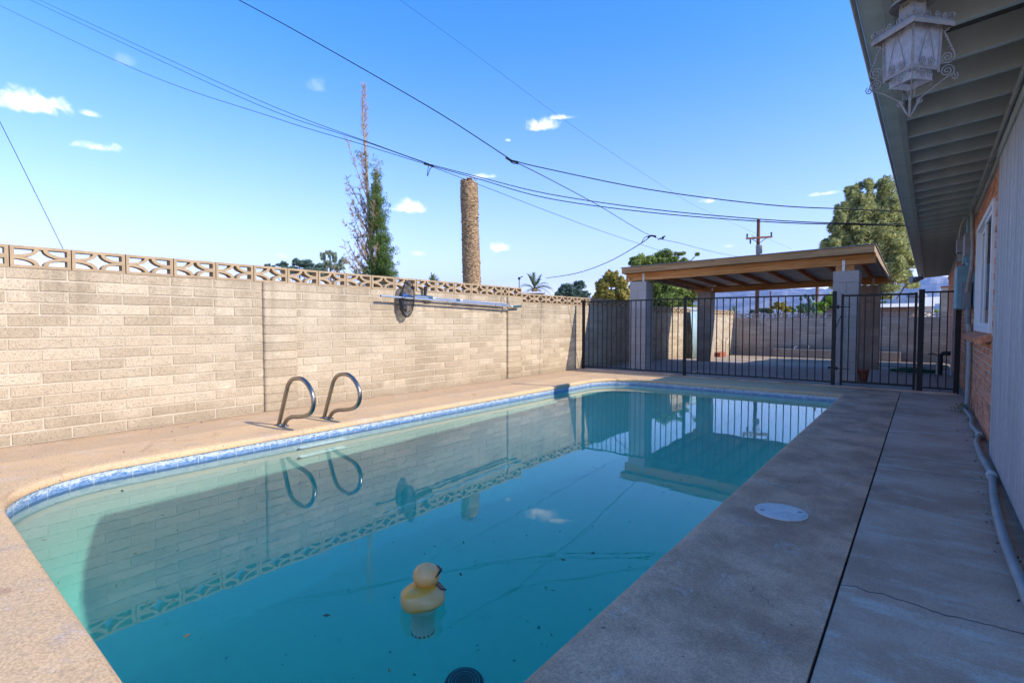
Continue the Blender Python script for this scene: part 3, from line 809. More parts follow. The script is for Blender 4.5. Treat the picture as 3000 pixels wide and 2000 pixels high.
# leaf skimmer net: hoop and sagging bag
net = thing('leaf_net', 'black mesh pool leaf net bag hanging over the poles on the wall', 'pool net', P_(4.93, 1.40, -5.96))
m = MB(); K = 30
hoop = [Vector((.02*cos(2*pi*k/K*1)+.05, .115*sin(2*pi*k/K), .265*cos(2*pi*k/K)+.0)) for k in range(K)]
m.tube(hoop+[hoop[0]], .008, 7, caps=False); m.tube([(.05, -.1, 0), (.06, 0, .05), (.05, .1, .02)], .006, 6); m.build('hoop', 'black_plastic', net)
m = MB(); vs = []; NR = 7
for j in range(NR+1):
    t_ = j/NR
    for k in range(K):
        a = 2*pi*k/K; h_ = hoop[k]; c_ = Vector((.035, -.05, -.06))
        p_ = h_*(1-t_**1.6)+c_*(t_**1.6)
        p_ = p_+Vector((-.05*sin(pi*t_)+.02*noise.noise(Vector((a*2, t_*4, 0))), -.05*t_+.05*noise.noise(Vector((cos(a)*3, sin(a)*3, t_*5))), -.045*t_+.05*noise.noise(Vector((cos(a)*3+9, sin(a)*3, t_*5)))))
        vs.append((p_.x, p_.y, p_.z))
m.add(vs, [(j*K+k, j*K+(k+1) % K, (j+1)*K+(k+1) % K, (j+1)*K+k) for j in range(NR) for k in range(K)], smooth=True)
m.build('mesh_bag', 'net_mesh', net)
bh_ = thing('pool_brush', 'small dark pool brush head wedged behind the telescopic pole', 'pool brush', P_(5.31, 1.46, -5.985))
m = MB(); m.obox((0, .02, .06), (.1, 0, 1), (0, 1, 0), (1, 0, 0), .085, .022, .012); m.tube([(0, .02, 0), (.02, .06, -.02)], .016, 8); m.build('handle', 'black_plastic', bh_)
m = MB(); m.obox((0, .02, -.008), (0, 1, -.03), (0, 0, 1), (1, 0, 0), .19, .012, .02); m.build('bristle_bar', 'blue_collar', bh_)
hk = thing('pole_hook', 'bent wire hook holding the pole ends at the far pilaster', 'hook', (-6.0, 7.27, 1.33))
m = MB(); m.tube(spline([(-.01, -.02, .20), (0, -.045, .17), (.01, -.02, .10), (.01, 0, .05), (.05, .02, .0), (.085, .03, .02), (.08, .03, .07), (.04, .02, .06)], 5), .0045, 6); m.build('wire_loop', 'rust_pipe', hk)
m = MB(); m.tube([(-.03, .0, -.03), (.06, -.02, -.035)], .014, 8); m.build('bracket', 'cream_plastic', hk)
hk2 = thing('pole_bracket', 'small bracket under the poles behind the leaf net', 'hook', (-6.0, 5.04, 1.40))
m = MB(); m.tube(spline([(-.05, 0, .05), (0, 0, .0), (.09, 0, -.015), (.11, 0, .05)], 5), .006, 6); m.build('bracket', 'rust_pipe', hk2)

# ------------------------------------------------------------ fence and gate
FY = 9.85
def sq(mb, x0, x1, y, z0, z1, h): mb.box(x0, x1, y-h, y+h, z0, z1)
def fence_panel(x0, x1, label, npk, z0=.075, z1=1.50, name='iron_fence', cat='fence', group='black iron fence panels', dx=0, y=FY, rails=True):
    t = thing(name, label, cat, (x0, y, 0), 0, group)
    m = MB(); m.box(0, x1-x0, -.0125, .0125, z1-.0125, z1+.0125); m.build('rail', 'iron', t)
    m = MB(); m.box(0, x1-x0, -.0125, .0125, z0-.0125, z0+.0125); m.build('rail', 'iron', t)
    first = None
    for k in range(npk):
        xx = (x1-x0)*(k+1)/(npk+1)
        if first is None:
            m = MB(); m.box(-.0075, .0075, -.0075, .0075, z0+.0126, z1-.0126); first = m.build('picket', 'iron', t); first.location.x = xx
        else:
            c_ = first.copy(); COL.objects.link(c_); c_.location.x = xx+R.uniform(-.002, .002); c_.rotation_euler.y = R.uniform(-.001, .001)
    return t
def post(x, label, h=1.535, s_=.026, y=FY):
    t = thing('fence_post', label, 'post', (x, y, 0), 0, 'square black fence posts')
    m = MB(); m.box(-s_, s_, -s_, s_, .003, h); m.build('shaft', 'iron', t, bevel=.002)
    m = MB(); m.box(-.055, .055, -.045, .045, .001, .008)
    for a in (-1, 1): m.lathe([(.009, .008), (.009, .014), (.0005, .016)], (a*.043, -.03*a, 0), 6)
    m.build('base_plate', 'galv', t)
    return t
post(-5.865, 'square black fence post standing next to the tan block wall')
post(-3.60, 'square black fence post midway along the fence, in front of the ramada')
post(-1.135, 'square black post carrying the gate hinges, in front of the right block pillar', 1.56, .028)
post(-.02, 'wide weathered black post on the latch side of the gate', 1.545, .036)
post(.40, 'black fence post standing next to the brick wall of the house', 1.52, .033)
fence_panel(-5.839, -3.627, 'black iron fence panel between the tan block wall and the middle post', 19)
fence_panel(-3.574, -1.164, 'black iron fence panel between the middle post and the gate', 20)
fence_panel(.017, .367, 'narrow black iron fence panel between the gate and the brick house', 3)
g = thing('iron_gate', 'closed black iron gate between two posts at the end of the walkway', 'gate', (-1.04, FY, 0))
GW = .97
m = MB()
for a, b_ in ((0, .034), (GW-.034, GW)): m.box(a, b_, -.017, .017, .03, 1.505)
m.box(.0341, GW-.0341, -.0125, .0125, 1.465, 1.495); m.box(.0341, GW-.0341, -.0125, .0125, .075, .105); m.build('frame', 'iron', g)
first = None
for k in range(8):
    xx = GW*(k+1)/9
    if first is None: m = MB(); m.box(-.0075, .0075, -.0075, .0075, .106, 1.464); first = m.build('picket', 'iron', g); first.location.x = xx
    else: c_ = first.copy(); COL.objects.link(c_); c_.location.x = xx
for z in (1.30, .30):
    m = MB(); m.obox((-.035, -.01, z), (1, 0, 0), (0, 1, 0), (0, 0, 1), .06, .012, .009); m.lathe([(.013, -.03), (.013, .03)], (-.045, -.018, z), 8)
    m.box(.03, .13, -.02, -.006, z-.006, z+.006); m.obox((-.13, -.02, z+.005), (1, 0, 0), (0, 1, 0), (0, 0, 1), .035, .018, .018); m.build('hinge', 'iron', g)
m = MB(); m.tube([(-.062, -.02, .98), (.01, -.02, 1.18)], .006, 6); m.build('spring', 'iron', g)

# ------------------------------------------------------------ ramada
ram = thing('ramada', 'open patio shelter with four grey block pillars and a flat timber roof', 'ramada', (0, 0, 0))
def pillar(x0, y0, w_, zb, zt, name='pillar', mt='cmu_pillar'):
    b, mo = MB(), MB(); e = .004; nc = math.ceil((zt-zb)/.2032); bh = .2032; z0 = zt-nc*bh
    faces = [((x0+e, y0+e, z0), (1, 0, 0), (0, -1, 0)), ((x0+w_-e, y0+e, z0), (0, 1, 0), (1, 0, 0)),
             ((x0+w_-e, y0+w_-e, z0), (-1, 0, 0), (0, 1, 0)), ((x0+e, y0+w_-e, z0), (0, -1, 0), (-1, 0, 0))]
    for i, (o_, u, n_) in enumerate(faces):
        courses(b, mo, o_, u, n_, w_-2*e, z0, nc, .4 if False else .4064, bh, (.2032, .0) if i % 2 == 0 else (0., .2032), depth=e, joint=.007, rnd=.0005, ch=.003)
    mo.add([(x0+e, y0+e, zt), (x0+w_-e, y0+e, zt), (x0+w_-e, y0+w_-e, zt), (x0+e, y0+w_-e, zt)], [(0, 1, 2, 3)])
    pp = b.build(name, mt, ram); mo.build('mortar', 'mortar_grey', pp)
    return pp
pillar(-5.225, 10.80, .395, -.03, 1.964); pillar(-1.285, 10.86, .395, -.03, 1.967)
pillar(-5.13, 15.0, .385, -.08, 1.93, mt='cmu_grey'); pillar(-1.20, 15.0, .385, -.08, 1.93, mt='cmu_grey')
def rz_(x, y): return 2.373+(x+.67)*.0202-(y-10.7)*.035
def sbeam(mb, x0, x1, y0, y1, top, h, tone=.5):
    # a board following the roof slope; top is the drop below the roof surface
    v = []
    for x in (x0, x1):
        for y in (y0, y1):
            for k in (h, 0): v.append((x, y, rz_(x, y)-top-k))
    mb.add(v, [(0, 1, 3, 2), (4, 6, 7, 5), (0, 4, 5, 1), (2, 3, 7, 6), (0, 2, 6, 4), (1, 5, 7, 3)], tone)
RX0, RX1, RY0, RY1 = -5.37, -.67, 10.68, 15.6
rf = MB(); sbeam(rf, RX0-.02, RX1+.02, RY0-.02, RY1+.02, -.012, .010); roof = rf.build('roof', 'roofing', ram)
m = MB(); sbeam(m, RX0+.04, RX1-.04, RY0+.04, RY1-.04, .0025, .015); m.build('ceiling_boards', 'deck_ply', roof)
m = MB(); sbeam(m, RX0, RX1, RY0, RY0+.038, .003, .125); m.build('fascia', 'fascia_wood', ram, bevel=.003)
m = MB(); sbeam(m, RX1-.038, RX1, RY0+.039, RY1, .003, .125); m.build('rake_board', 'rake_wood', ram, bevel=.003)
m = MB(); sbeam(m, RX0, RX0+.038, RY0+.039, RY1, .003, .125); m.build('rake_board', 'rake_wood', ram, bevel=.003)
m = MB(); sbeam(m, RX0, RX1, RY1-.019, RY1+.018, .003, .125); m.build('fascia', 'fascia_wood', ram, bevel=.003)
for k in range(8):
    x = -5.02+.575*k
    m = MB(); sbeam(m, x-.019, x+.019, RY0+.04, RY1-.02, .019, .092, R.random()); m.build('rafter', 'rafter_wood', ram)
for y0, x0, x1, mt in ((10.885, -5.36, -.66, 'beam_wood'), (15.14, -5.25, -.60, 'rafter_wood')):
    for dy in (0,):
        m = MB(); sbeam(m, x0, x1, y0, y0+.085, .112, .175 if y0 < 12 else .125); m.build('beam', 'beam_wood', ram, bevel=.004)
m = MB(); m.box(-1.25, -.97, 10.90, 10.96, 1.968, 2.065); m.build('shim', 'beam_wood', ram)
for x, y, z in ((-4.93, 10.881, 1.955), (-1.13, 10.881, 1.957), (-4.75, 15.136, 1.93), (-.95, 15.136, 1.93)):
    m = MB(); m.box(x-.022, x+.022, y-.004, y, z, z+.2)
    for q in (.03, .07, .11, .15, .18): m.lathe([(.006, 0), (.006, .004), (.0005, .005)], (x+R.uniform(-.008, .008), y-.004, z+q), 6, M=Matrix.Rotation(pi/2, 3, 'X'))
    m.build('strap', 'galv', ram)
pot = tag(MB().lathe([(.0005, 0), (.05, 0), (.075, .20), (.082, .20), (.082, .235), (.07, .235), (.062, .20), (.0005, .19)], n=24).build('flower_pot', 'terracotta'), 'small terracotta pot on the patio beside the right block pillar', 'pot'); pot.location = (-.80, 10.95, -.024); pot.scale = (1.05,)*3
m = MB(); m.box(-.35, .35, -.12, .12, 0, .16); m.box(-.33, .33, -.10, .10, .15, .165)
tb = tag(m.build('planter_box', 'terracotta', bevel=.01), 'terracotta trough planter standing at the foot of the sunlit wall', 'planter'); tb.location = (-5.80, 19.45, zg(19.45)-.02); tb.rotation_euler.z = pi/2
sp = thing('water_spigot', 'yard tap on a thin standpipe against the sunlit wall', 'tap', (-5.93, 20.6, zg(20.6)-.02))
m = MB(); m.tube([(0, 0, 0), (0, 0, .62)], .012, 8); m.build('standpipe', 'galv', sp)
m = MB(); m.tube(spline([(0, 0, .62), (.03, -.02, .66), (.09, -.06, .66), (.11, -.08, .60)], 4), .016, 8); m.obox((.03, -.02, .70), (1, 1, 0), (1, -1, 0), (0, 0, 1), .04, .008, .006); m.build('faucet', 'galv', sp)
vb = thing('valve', 'small white irrigation valve on the ledge at the far wall', 'valve', (-3.75, 21.70, .04))
m = MB(); m.tube([(0, 0, 0), (0, 0, .07), (.08, 0, .10)], .03, 8); m.build('body', 'white_paint', vb)
m = MB(); m.tube([(-.12, 0, .10), (0, 0, .09)], .02, 8); m.build('stem', 'black_plastic', vb)
vb = thing('air_vent', 'small ribbed black and white fitting on the ledge at the far wall', 'valve', (-3.3, 21.70, .04))
m = MB()
for k in range(3): m.lathe([(.045, .02+.04*k), (.045, .04+.04*k)], n=12); m.lathe([(.0005, .04+.04*k), (.045, .04+.04*k)], n=12)
m.build('ribs', 'black_plastic', vb)
m = MB(); m.lathe([(.034, 0), (.034, .13), (.0005, .13)], n=12); m.build('core', 'white_paint', vb)
tin = thing('tin_panel', 'pale blue corrugated sheet leaning on the yard wall beside the left rear pillar', 'metal sheet', (-5.78, 16.6, zg(17)-.02))
m = MB(); n_ = 40; vs = []
for k in range(n_+1):
    yy = .75*k/n_; xx = .012*sin(k*pi/2.5); vs += [(xx, yy, 0), (xx-.12, yy, 1.62)]
m.add(vs, [(2*k, 2*k+2, 2*k+3, 2*k+1) for k in range(n_)], smooth=True)
o = m.build('sheet', 'tin', tin); s_ = o.modifiers.new('t', 'SOLIDIFY'); s_.thickness = .002
m = MB(); m.box(-.13, -.10, -.03, .78, 1.56, 1.60); m.build('edge_rail', 'galv', tin)

# ------------------------------------------------------------ house (its long side turned a hair from the pool axis)
HK = .0077
V0, V1 = 1.90, 20.6
WU, SU = .425, .385
house = thing('house', 'brick house with grey board siding and dark green rafter eaves along the walkway', 'house', (0, 0, 0), -HK)
WV0, WV1, WZ0, WZ1 = 6.15, 8.10, .955, 2.14
b, mo = MB(), MB()
courses(b, mo, (WU, 5.40, .0), (0, 1, 0), (-1, 0, 0), 15, 0, 35, .205, .0672, (.05, .152), depth=.006, joint=.013, rnd=.003, ch=.003,
        skip=lambda s0, s1, za, zb: s1 > WV0-5.40 and s0 < WV1-5.40 and zb > WZ0-.03 and za < WZ1)
mo.f = []; mo.t = []; mo.sm = []; mo.mi = []; mo.v = []
yy = [5.40, WV0, WV1, 20.4]
mo.add([(WU, a, z) for a in yy for z in (0, WZ0, WZ1, 2.36)], [(i*4+j, i*4+j+1, (i+1)*4+j+1, (i+1)*4+j) for i in range(3) for j in range(3) if not (i == 1 and j == 1)])
o = b.build('brick_wall', 'brick', house); mo.build('mortar', 'brick_mortar', o)
m = MB()
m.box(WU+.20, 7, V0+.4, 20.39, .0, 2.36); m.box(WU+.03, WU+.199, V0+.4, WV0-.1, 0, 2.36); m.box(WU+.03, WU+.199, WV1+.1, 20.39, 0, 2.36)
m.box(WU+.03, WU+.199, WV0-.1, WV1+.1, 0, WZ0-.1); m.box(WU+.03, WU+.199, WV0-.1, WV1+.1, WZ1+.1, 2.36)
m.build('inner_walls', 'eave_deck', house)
# reveal of the window opening
m = MB()
m.add([(WU, WV0, WZ0), (WU, WV1, WZ0), (WU+.1, WV1, WZ0), (WU+.1, WV0, WZ0), (WU, WV0, WZ1), (WU, WV1, WZ1), (WU+.1, WV1, WZ1), (WU+.1, WV0, WZ1)], [(0, 1, 2, 3), (4, 7, 6, 5), (0, 3, 7, 4), (1, 5, 6, 2)])
m.build('window_reveal', 'brick_mortar', house)
win = MB()
f = .045
def frame_box(m, v0, v1, z0, z1, t, u0, u1):
    m.box(u0, u1, v0, v0+t, z0, z1); m.box(u0, u1, v1-t, v1, z0, z1)
    m.box(u0, u1, v0+t+.0001, v1-t-.0001, z0, z0+t); m.box(u0, u1, v0+t+.0001, v1-t-.0001, z1-t, z1)
frame_box(win, WV0, WV1, WZ0, WZ1, .05, WU-.022, WU+.06)
window = win.build('window', 'vinyl', house, bevel=.004)
m = MB(); mid = (WV0+WV1)/2; frame_box(m, WV0+.0505, mid+.02, WZ0+.0505, WZ1-.0505, .04, WU-.006, WU+.02); m.build('sash', 'vinyl', window, bevel=.003)
m = MB(); frame_box(m, mid-.02, WV1-.0505, WZ0+.0505, WZ1-.0505, .04, WU+.021, WU+.05); m.build('sash', 'vinyl', window, bevel=.003)
m = MB(); m.box(WU+.004, WU+.008, WV0+.09, mid-.02, WZ0+.09, WZ1-.09); m.build('glass', 'window_glass', window)
m = MB(); m.box(WU+.034, WU+.038, mid+.02, WV1-.09, WZ0+.09, WZ1-.09); m.build('glass', 'window_glass', window)
m = MB()
for k in range(9):
    v = WV0-.05+.232*k; m.obox((WU-.035, v+.11, WZ0-.045), (1, 0, .35), (0, 1, 0), (-.35, 0, 1), .075, .108, .030, R.random())
m.build('brick_sill', 'brick', house)
# siding: grooved vertical boards
m = MB(); s0, s1, pw = V0+.35, 5.43, .1016; prf = [(s1, SU+.055), (s1, SU)]
v = s1-.035
while v > s0+.12:
    prf += [(v, SU), (v-.003, SU+.007), (v-.010, SU+.007), (v-.013, SU)]; v -= pw
prf += [(s0, SU), (s0, SU+.055)]
nn = len(prf); m.add([(u_, v_, .03) for v_, u_ in prf]+[(u_, v_, 2.37) for v_, u_ in prf], [(i, i+1, nn+i+1, nn+i) for i in range(nn-1)]); m.add([(u_, v_, .03) for v_, u_ in prf], [tuple(range(nn))])
o = m.build('siding', 'siding', house)
m = MB(); m.box(SU-.012, SU-.0005, V0+.35, 5.42, 2.30, 2.372); m.box(WU-.03, WU-.0005, 5.44, 20.4, 2.345, 2.40); m.box(SU+.02, WU-.031, V0+.35, 5.43, 2.3725, 2.40); m.build('frieze_board', 'fascia_paint', house)
# eaves
RB = lambda u: 2.405+(u+.155)*.085          # rafter underside
first = None; k = 0; v = V0+.03
while v < V1-.05:
    if first is None:
        m = MB(); u0, u1 = -.154, 1.2; vs = [(u_, e, RB(u_)+h_) for u_ in (u0, u1) for e in (-.019, .019) for h_ in (0, .14)]
        m.add(vs, [(0, 1, 3, 2), (4, 6, 7, 5), (0, 4, 5, 1), (2, 3, 7, 6), (0, 2, 6, 4), (1, 5, 7, 3)]); first = m.build('rafter', 'eave_paint', house, bevel=.002); first.location.y = v
    else:
        c_ = first.copy(); COL.objects.link(c_); c_.location.y = v; c_.rotation_euler.x = R.uniform(-.006, .006)
    v += .4064
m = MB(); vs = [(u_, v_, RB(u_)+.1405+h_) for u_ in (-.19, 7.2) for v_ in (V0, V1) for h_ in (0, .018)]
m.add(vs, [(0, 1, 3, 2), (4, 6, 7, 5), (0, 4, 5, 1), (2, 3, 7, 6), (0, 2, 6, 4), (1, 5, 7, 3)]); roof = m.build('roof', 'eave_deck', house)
m = MB(); vs = [(u_, v_, RB(u_)+.159+h_) for u_ in (-.20, 7.25) for v_ in (V0-.02, V1+.02) for h_ in (0, .012)]
m.add(vs, [(0, 1, 3, 2), (4, 6, 7, 5), (0, 4, 5, 1), (2, 3, 7, 6), (0, 2, 6, 4), (1, 5, 7, 3)]); m.build('roof_covering', 'roofing', roof)
m = MB(); m.box(-.192, -.1545, V0, V1, 2.398, 2.556); m.build('fascia_board', 'fascia_paint', house, bevel=.003)
m = MB(); gp = [(-.1925, 2.50), (-.1925, 2.418), (-.270, 2.418), (-.282, 2.45), (-.282, 2.52), (-.290, 2.525)]
for a, b_ in ((V0-.02, 6.2), (6.202, 12.3), (12.302, V1+.01)):
    nn = len(gp); m.add([(u_, a, z_) for u_, z_ in gp]+[(u_, b_, z_) for u_, z_ in gp], [(i, i+1, nn+i+1, nn+i) for i in range(nn-1)])
    m.add([(gp[i][0], b_, gp[i][1]) for i in range(1, 5)]+[(-.1925, b_, 2.52)], [(0, 1, 2, 3, 4)])
gut = m.build('gutter', 'eave_paint', house); s_ = gut.modifiers.new('t', 'SOLIDIFY'); s_.thickness = .003; s_.offset = 1
m = MB(); m.tube([(-.286, V0-.02, 2.418), (-.286, V1, 2.418)], .010, 10); m.build('gutter_lip', 'conduit_paint', gut)

m = MB(); m.box(.18, .50, 8.05, 8.40, 2.55, 3.42); m.box(.15, .53, 8.02, 8.43, 3.421, 3.47); m.build('chimney', 'neighbour_wall', roof)
m = MB(); m.tube([(.30, 8.0, 2.5), (.30, 8.0, 3.95)], .03, 8); m.tube([(.30, 8.0, 3.95), (.22, 7.98, 3.99), (.16, 7.96, 3.93)], .045, 8); m.build('service_mast', 'galv', roof)
# camera-like floodlight at the eave end, utility conduits and boxes
def HP(u, v, z): return Vector((u+HK*v, v-HK*u, z))
fl = thing('eave_spotlight', 'small grey spotlight fixed under the far end of the eave', 'light fitting', HP(-.19, 18.6, 2.40))
m = MB(); m.tube([(0, 0, 0), (0, 0, -.10)], .02, 8); m.tube([(0, 0, -.1), (-.12, -.12, -.14), (-.25, -.2, -.16)], [.05, .08, .10], 10); m.build('lamp_head', 'meter_grey', fl)
el = thing('electric_meter', 'pale teal and grey electric meter cabinet stacked on the brick wall', 'meter box', HP(.42, 8.9, 1.2), -HK)
bx = lambda u0, u1, v0, v1, z0, z1: (u0-.42, u1-.42, v0-8.9, v1-8.9, z0-1.2, z1-1.2)
m = MB(); m.box(*bx(.262, .418, 8.62, 9.35, 1.22, 1.77)); m.build('cabinet', 'meter_teal', el, bevel=.006)
m = MB(); m.box(*bx(.252, .2615, 8.64, 9.33, 1.23, 1.76)); m.build('door', 'tin', el, bevel=.003)
m = MB(); m.box(*bx(.30, .40, 8.560, 8.6195, 1.26, 1.56)); m.box(*bx(.335, .395, 8.545, 8.5599, 1.30, 1.52)); m.build('breaker_cover', 'meter_grey', el, bevel=.004)
m = MB(); m.box(*bx(.315, .39, 8.44, 8.5449, 1.225, 1.42)); m.build('switch_box', 'meter_grey', el, bevel=.003)
m = MB(); m.box(*bx(.325, .418, 8.80, 9.20, 1.90, 2.20)); m.build('meter_socket', 'meter_light', el, bevel=.005)
m = MB(); m.box(*bx(.318, .418, 8.78, 9.1, 1.80, 1.899)); m.tube([Vector((.37, 8.75, 1.77))-Vector((.42, 8.9, 1.2)), Vector((.37, 8.75, 1.81))-Vector((.42, 8.9, 1.2))], .035, 14); m.lathe([(.045, 0), (.045, .01), (.02, .012), (.0005, .012)], (-.05, -.121, .655), 16, M=Matrix.Rotation(pi/2, 3, 'X')); m.build('meter_base', 'meter_teal', el)
m = MB(); m.tube([Vector((.37, 8.95, 2.2))-Vector((.42, 8.9, 1.2)), Vector((.37, 8.95, 2.42))-Vector((.42, 8.9, 1.2))], .03, 12); m.build('riser', 'meter_teal', el)
m = MB(); m.box(*bx(.400, .418, 8.16, 8.24, 1.25, 1.64)); m.build('side_plate', 'meter_teal', el, bevel=.003)
jb = thing('junction_box', 'small grey junction box beyond the meter cabinet, with a rusty can under it', 'junction box', HP(.42, 9.6, 2.0), -HK)
m = MB(); m.box(-.15, -.001, -.12, .12, .02, .22); m.build('box', 'meter_light', jb, bevel=.004)
m = MB(); m.lathe([(.05, -.10), (.055, -.095), (.055, -.02), (.06, -.015), (.06, .01)], (-.08, 0, 0), 16); m.build('can', 'rust_pipe', jb)
for nm, lab, pts, r, mt in (
    ('wall_conduit', 'thick grey conduit bending down the brick wall in front of the meter cabinet', [(.365, 8.1, 2.425), (.368, 8.32, 2.42), (.372, 8.38, 2.36), (.378, 8.38, 2.2), (.385, 8.34, 2.0), (.38, 8.30, 1.75), (.36, 8.32, 1.55), (.345, 8.36, 1.42)], .022, 'rust_pipe'),
    ('eave_conduit', 'straight grey conduit running under the rafters along the top of the wall', [(.365, V0+.5, 2.405), (.365, 4, 2.405), (.365, 6, 2.41), (.365, 8.1, 2.425)], .017, 'conduit_paint'),
    ('service_conduit', 'upright grey conduit below the meter cabinet on the brick wall', [(.37, 8.46, 1.23), (.37, 8.46, 1.06), (.378, 8.44, .98)], .030, 'meter_grey'),
    ('down_conduit', 'pale weathered pipe running down the brick wall to the ground', [(.385, 8.40, .99), (.39, 8.38, .6), (.385, 8.36, .2), (.38, 8.30, .06), (.375, 8.2, .035)], .026, 'conduit_paint'),
    ('thin_pipe', 'thin dark pipe on the brick wall beside the last fence post', [(.405, 9.2, .9), (.405, 9.2, .03)], .014, 'rust_pipe'),
    ('thin_cable', 'thin tan cable drooping from the rafters to the junction box', [(.33, 9.1, 2.44), (.30, 9.25, 2.36), (.29, 9.4, 2.25), (.30, 9.55, 2.20)], .007, 'cream_plastic'),
    ('far_pipe', 'slim pale pipe on the far part of the brick wall, behind the fence', [(.36, 13.5, -.02), (.37, 13.6, 1.0), (.39, 14.0, 1.9), (.41, 14.0, 2.36)], .018, 'pvc')):
    t = thing(nm, lab, 'pipe' if 'pipe' in nm or 'conduit' in nm else 'cable', HP(*pts[-1]))
    m = MB(); m.tube([HP(*q)-t.location for q in spline(pts, 6)], r, 12); m.build('tube', mt, t)
    if nm == 'eave_conduit':
        for v_ in (2.6, 4.45, 5.9, 7.4):
            m = MB(); m.tube([HP(.365, v_, 2.406)-t.location, HP(.365, v_+.035, 2.406)-t.location], .021, 12); m.build('clamp', 'conduit_paint', t)
    if nm == 'down_conduit':
        m = MB(); m.tube([HP(.384, 8.405, .93)-t.location, HP(.383, 8.41, 1.03)-t.location], .034, 12); m.build('coupling', 'rust_pipe', t)
t = thing('ground_pipe', 'grey pipe lying along the foot of the house wall on the walkway', 'pipe', (.38, 5, .025))
pts = [(.40, 8.18, .03), (.43, 7.4, .028), (.405, 6.8, .03), (.425, 6.3, .028), (.385, 5.9, .03), (.375, 5.3, .03), (.385, 4.7, .028), (.345, 4.0, .03), (.325, 3.3, .03), (.33, 2.6, .03)]
m = MB(); m.tube([Vector(q)-t.location for q in spline(pts, 8)], .020, 12); m.build('tube', 'conduit_paint', t)
for k in (3, 6):
    q = Vector(spline(pts, 8)[k*8]); q2 = Vector(spline(pts, 8)[k*8+1]); m = MB(); m.tube([q-t.location, q+(q2-q).normalized()*.06-t.location], .029, 12); m.build('coupling', 'pvc', t)
# tap, hose, pipe stand in the yard by the house
t = thing('pipe_stand', 'black and white pipe stand with a tap next to the house in the yard', 'pipe stand', (.30, 13.9, -.04))
m = MB(); m.tube([(0, 0, 0), (0, 0, .40), (.05, 0, .45), (.20, 0, .45)], .045, 10); m.build('pipe', 'black_plastic', t)
m = MB(); m.tube([(-.05, -.02, 0), (-.05, -.02, .40)], .018, 8); m.build('standpipe', 'pvc', t)
m = MB(); m.tube([(-.05, -.02, .4), (-.12, -.05, .44), (-.20, -.08, .42)], .018, 8); m.build('faucet', 'rust_pipe', t)
m = MB(); pts = []
for k in range(90):
    a = k*.28; rr_ = .24+.05*sin(k*.7); pts.append((-.40+1.6*rr_*cos(a), .1+rr_*sin(a), .018+.0007*k))
m.tube(spline(pts, 2), .013, 6); tag(m.build('garden_hose', 'hose', loc=(.30, 14.0, -.045)), 'coiled green garden hose on the ground by the pipe stand', 'hose')

# hanging wrought-iron lantern
lan = thing('hanging_lantern', 'ornate grey wrought iron lantern with frosted panes hanging under the eave', 'lantern', (-.052, 2.20, 1.742), radians(4))
lan.scale = (.9, .9, 1)
def LZ(z): return z-1.742
def ring4(r, z, a0=pi/4*0): return [(r*cos(a0+k*pi/2), r*sin(a0+k*pi/2), z) for k in range(4)]
zb, zt, rb, rt_ = LZ(1.885), LZ(2.04), .080, .086
m = MB()
for k in range(4):
    a = k*pi/2; m.tube([(rb*cos(a), rb*sin(a), zb-.012), (rt_*cos(a), rt_*sin(a), zt)], .0055, 4, smooth=False)
    a2 = a+pi/2
    for r, z, h_ in ((rb, zb, .0065), (rt_, zt-.003, .004)):
        p0, p1 = Vector((r*cos(a), r*sin(a), z)), Vector((r*cos(a2), r*sin(a2), z)); dd = (p1-p0)
        m.obox((p0+p1)/2, dd, (0, 0, 1), dd.cross(Vector((0, 0, 1))), dd.length/2, h_, .003)
m.build('frame', 'lantern_paint', lan)
for k in range(4):
    a, a2 = k*pi/2, (k+1)*pi/2; s_ = .97
    m = MB(); m.add([(rb*s_*cos(a), rb*s_*sin(a), zb), (rb*s_*cos(a2), rb*s_*sin(a2), zb), (rt_*s_*cos(a2), rt_*s_*sin(a2), zt-.004), (rt_*s_*cos(a), rt_*s_*sin(a), zt-.004)], [(0, 1, 2, 3)])
    o = m.build('pane', 'frosted', lan); so_ = o.modifiers.new('t', 'SOLIDIFY'); so_.thickness = .002
m = MB()
ro = .122
zs = [(ro, LZ(2.022)), (.112, LZ(2.034)), (.085, LZ(2.048)), (.05, LZ(2.062)), (.038, LZ(2.068))]
vs = []
for r, z in zs: vs += ring4(r, z)
# drooping corner skirts
m.add(vs, [(i*4+k, i*4+(k+1) % 4, (i+1)*4+(k+1) % 4, (i+1)*4+k) for i in range(len(zs)-1) for k in range(4)])
sk = ring4(ro, zs[0][1])+ring4(ro*.97, zs[0][1]-.012)
m.add(sk, [(k, (k+1) % 4, 4+(k+1) % 4, 4+k) for k in range(4)])
o = m.build('roof', 'lantern_paint', lan); so_ = o.modifiers.new('t', 'SOLIDIFY'); so_.thickness = .003
m = MB(); vs = ring4(.040, LZ(2.062))+ring4(.040, LZ(2.125)); m.add(vs, [(k, (k+1) % 4, 4+(k+1) % 4, 4+k) for k in range(4)]+[(4, 5, 6, 7)])
for k in range(4):
    for j in (-1, 0, 1):
        a, a2 = k*pi/2, (k+1)*pi/2; c_ = (Vector((cos(a), sin(a), 0))+Vector((cos(a2), sin(a2), 0)))*.020*1.0; tn = (Vector((cos(a2), sin(a2), 0))-Vector((cos(a), sin(a), 0))).normalized()
for k in range(4):
    a, a2 = k*pi/2, (k+1)*pi/2; nrm = Vector((cos(a)+cos(a2), sin(a)+sin(a2), 0)).normalized(); tn = Vector((-nrm.y, nrm.x, 0))
    for j in (-1, 0, 1):
        q0 = len(m.f); m.obox(nrm*.0285+tn*j*.009+Vector((0, 0, LZ(2.108))), nrm, tn, (0, 0, 1), .0006, .0022, .0022)
        for q in range(q0, len(m.f)): m.mi[q] = 1
m.build('cupola', ['lantern_paint', 'black_plastic'], lan)
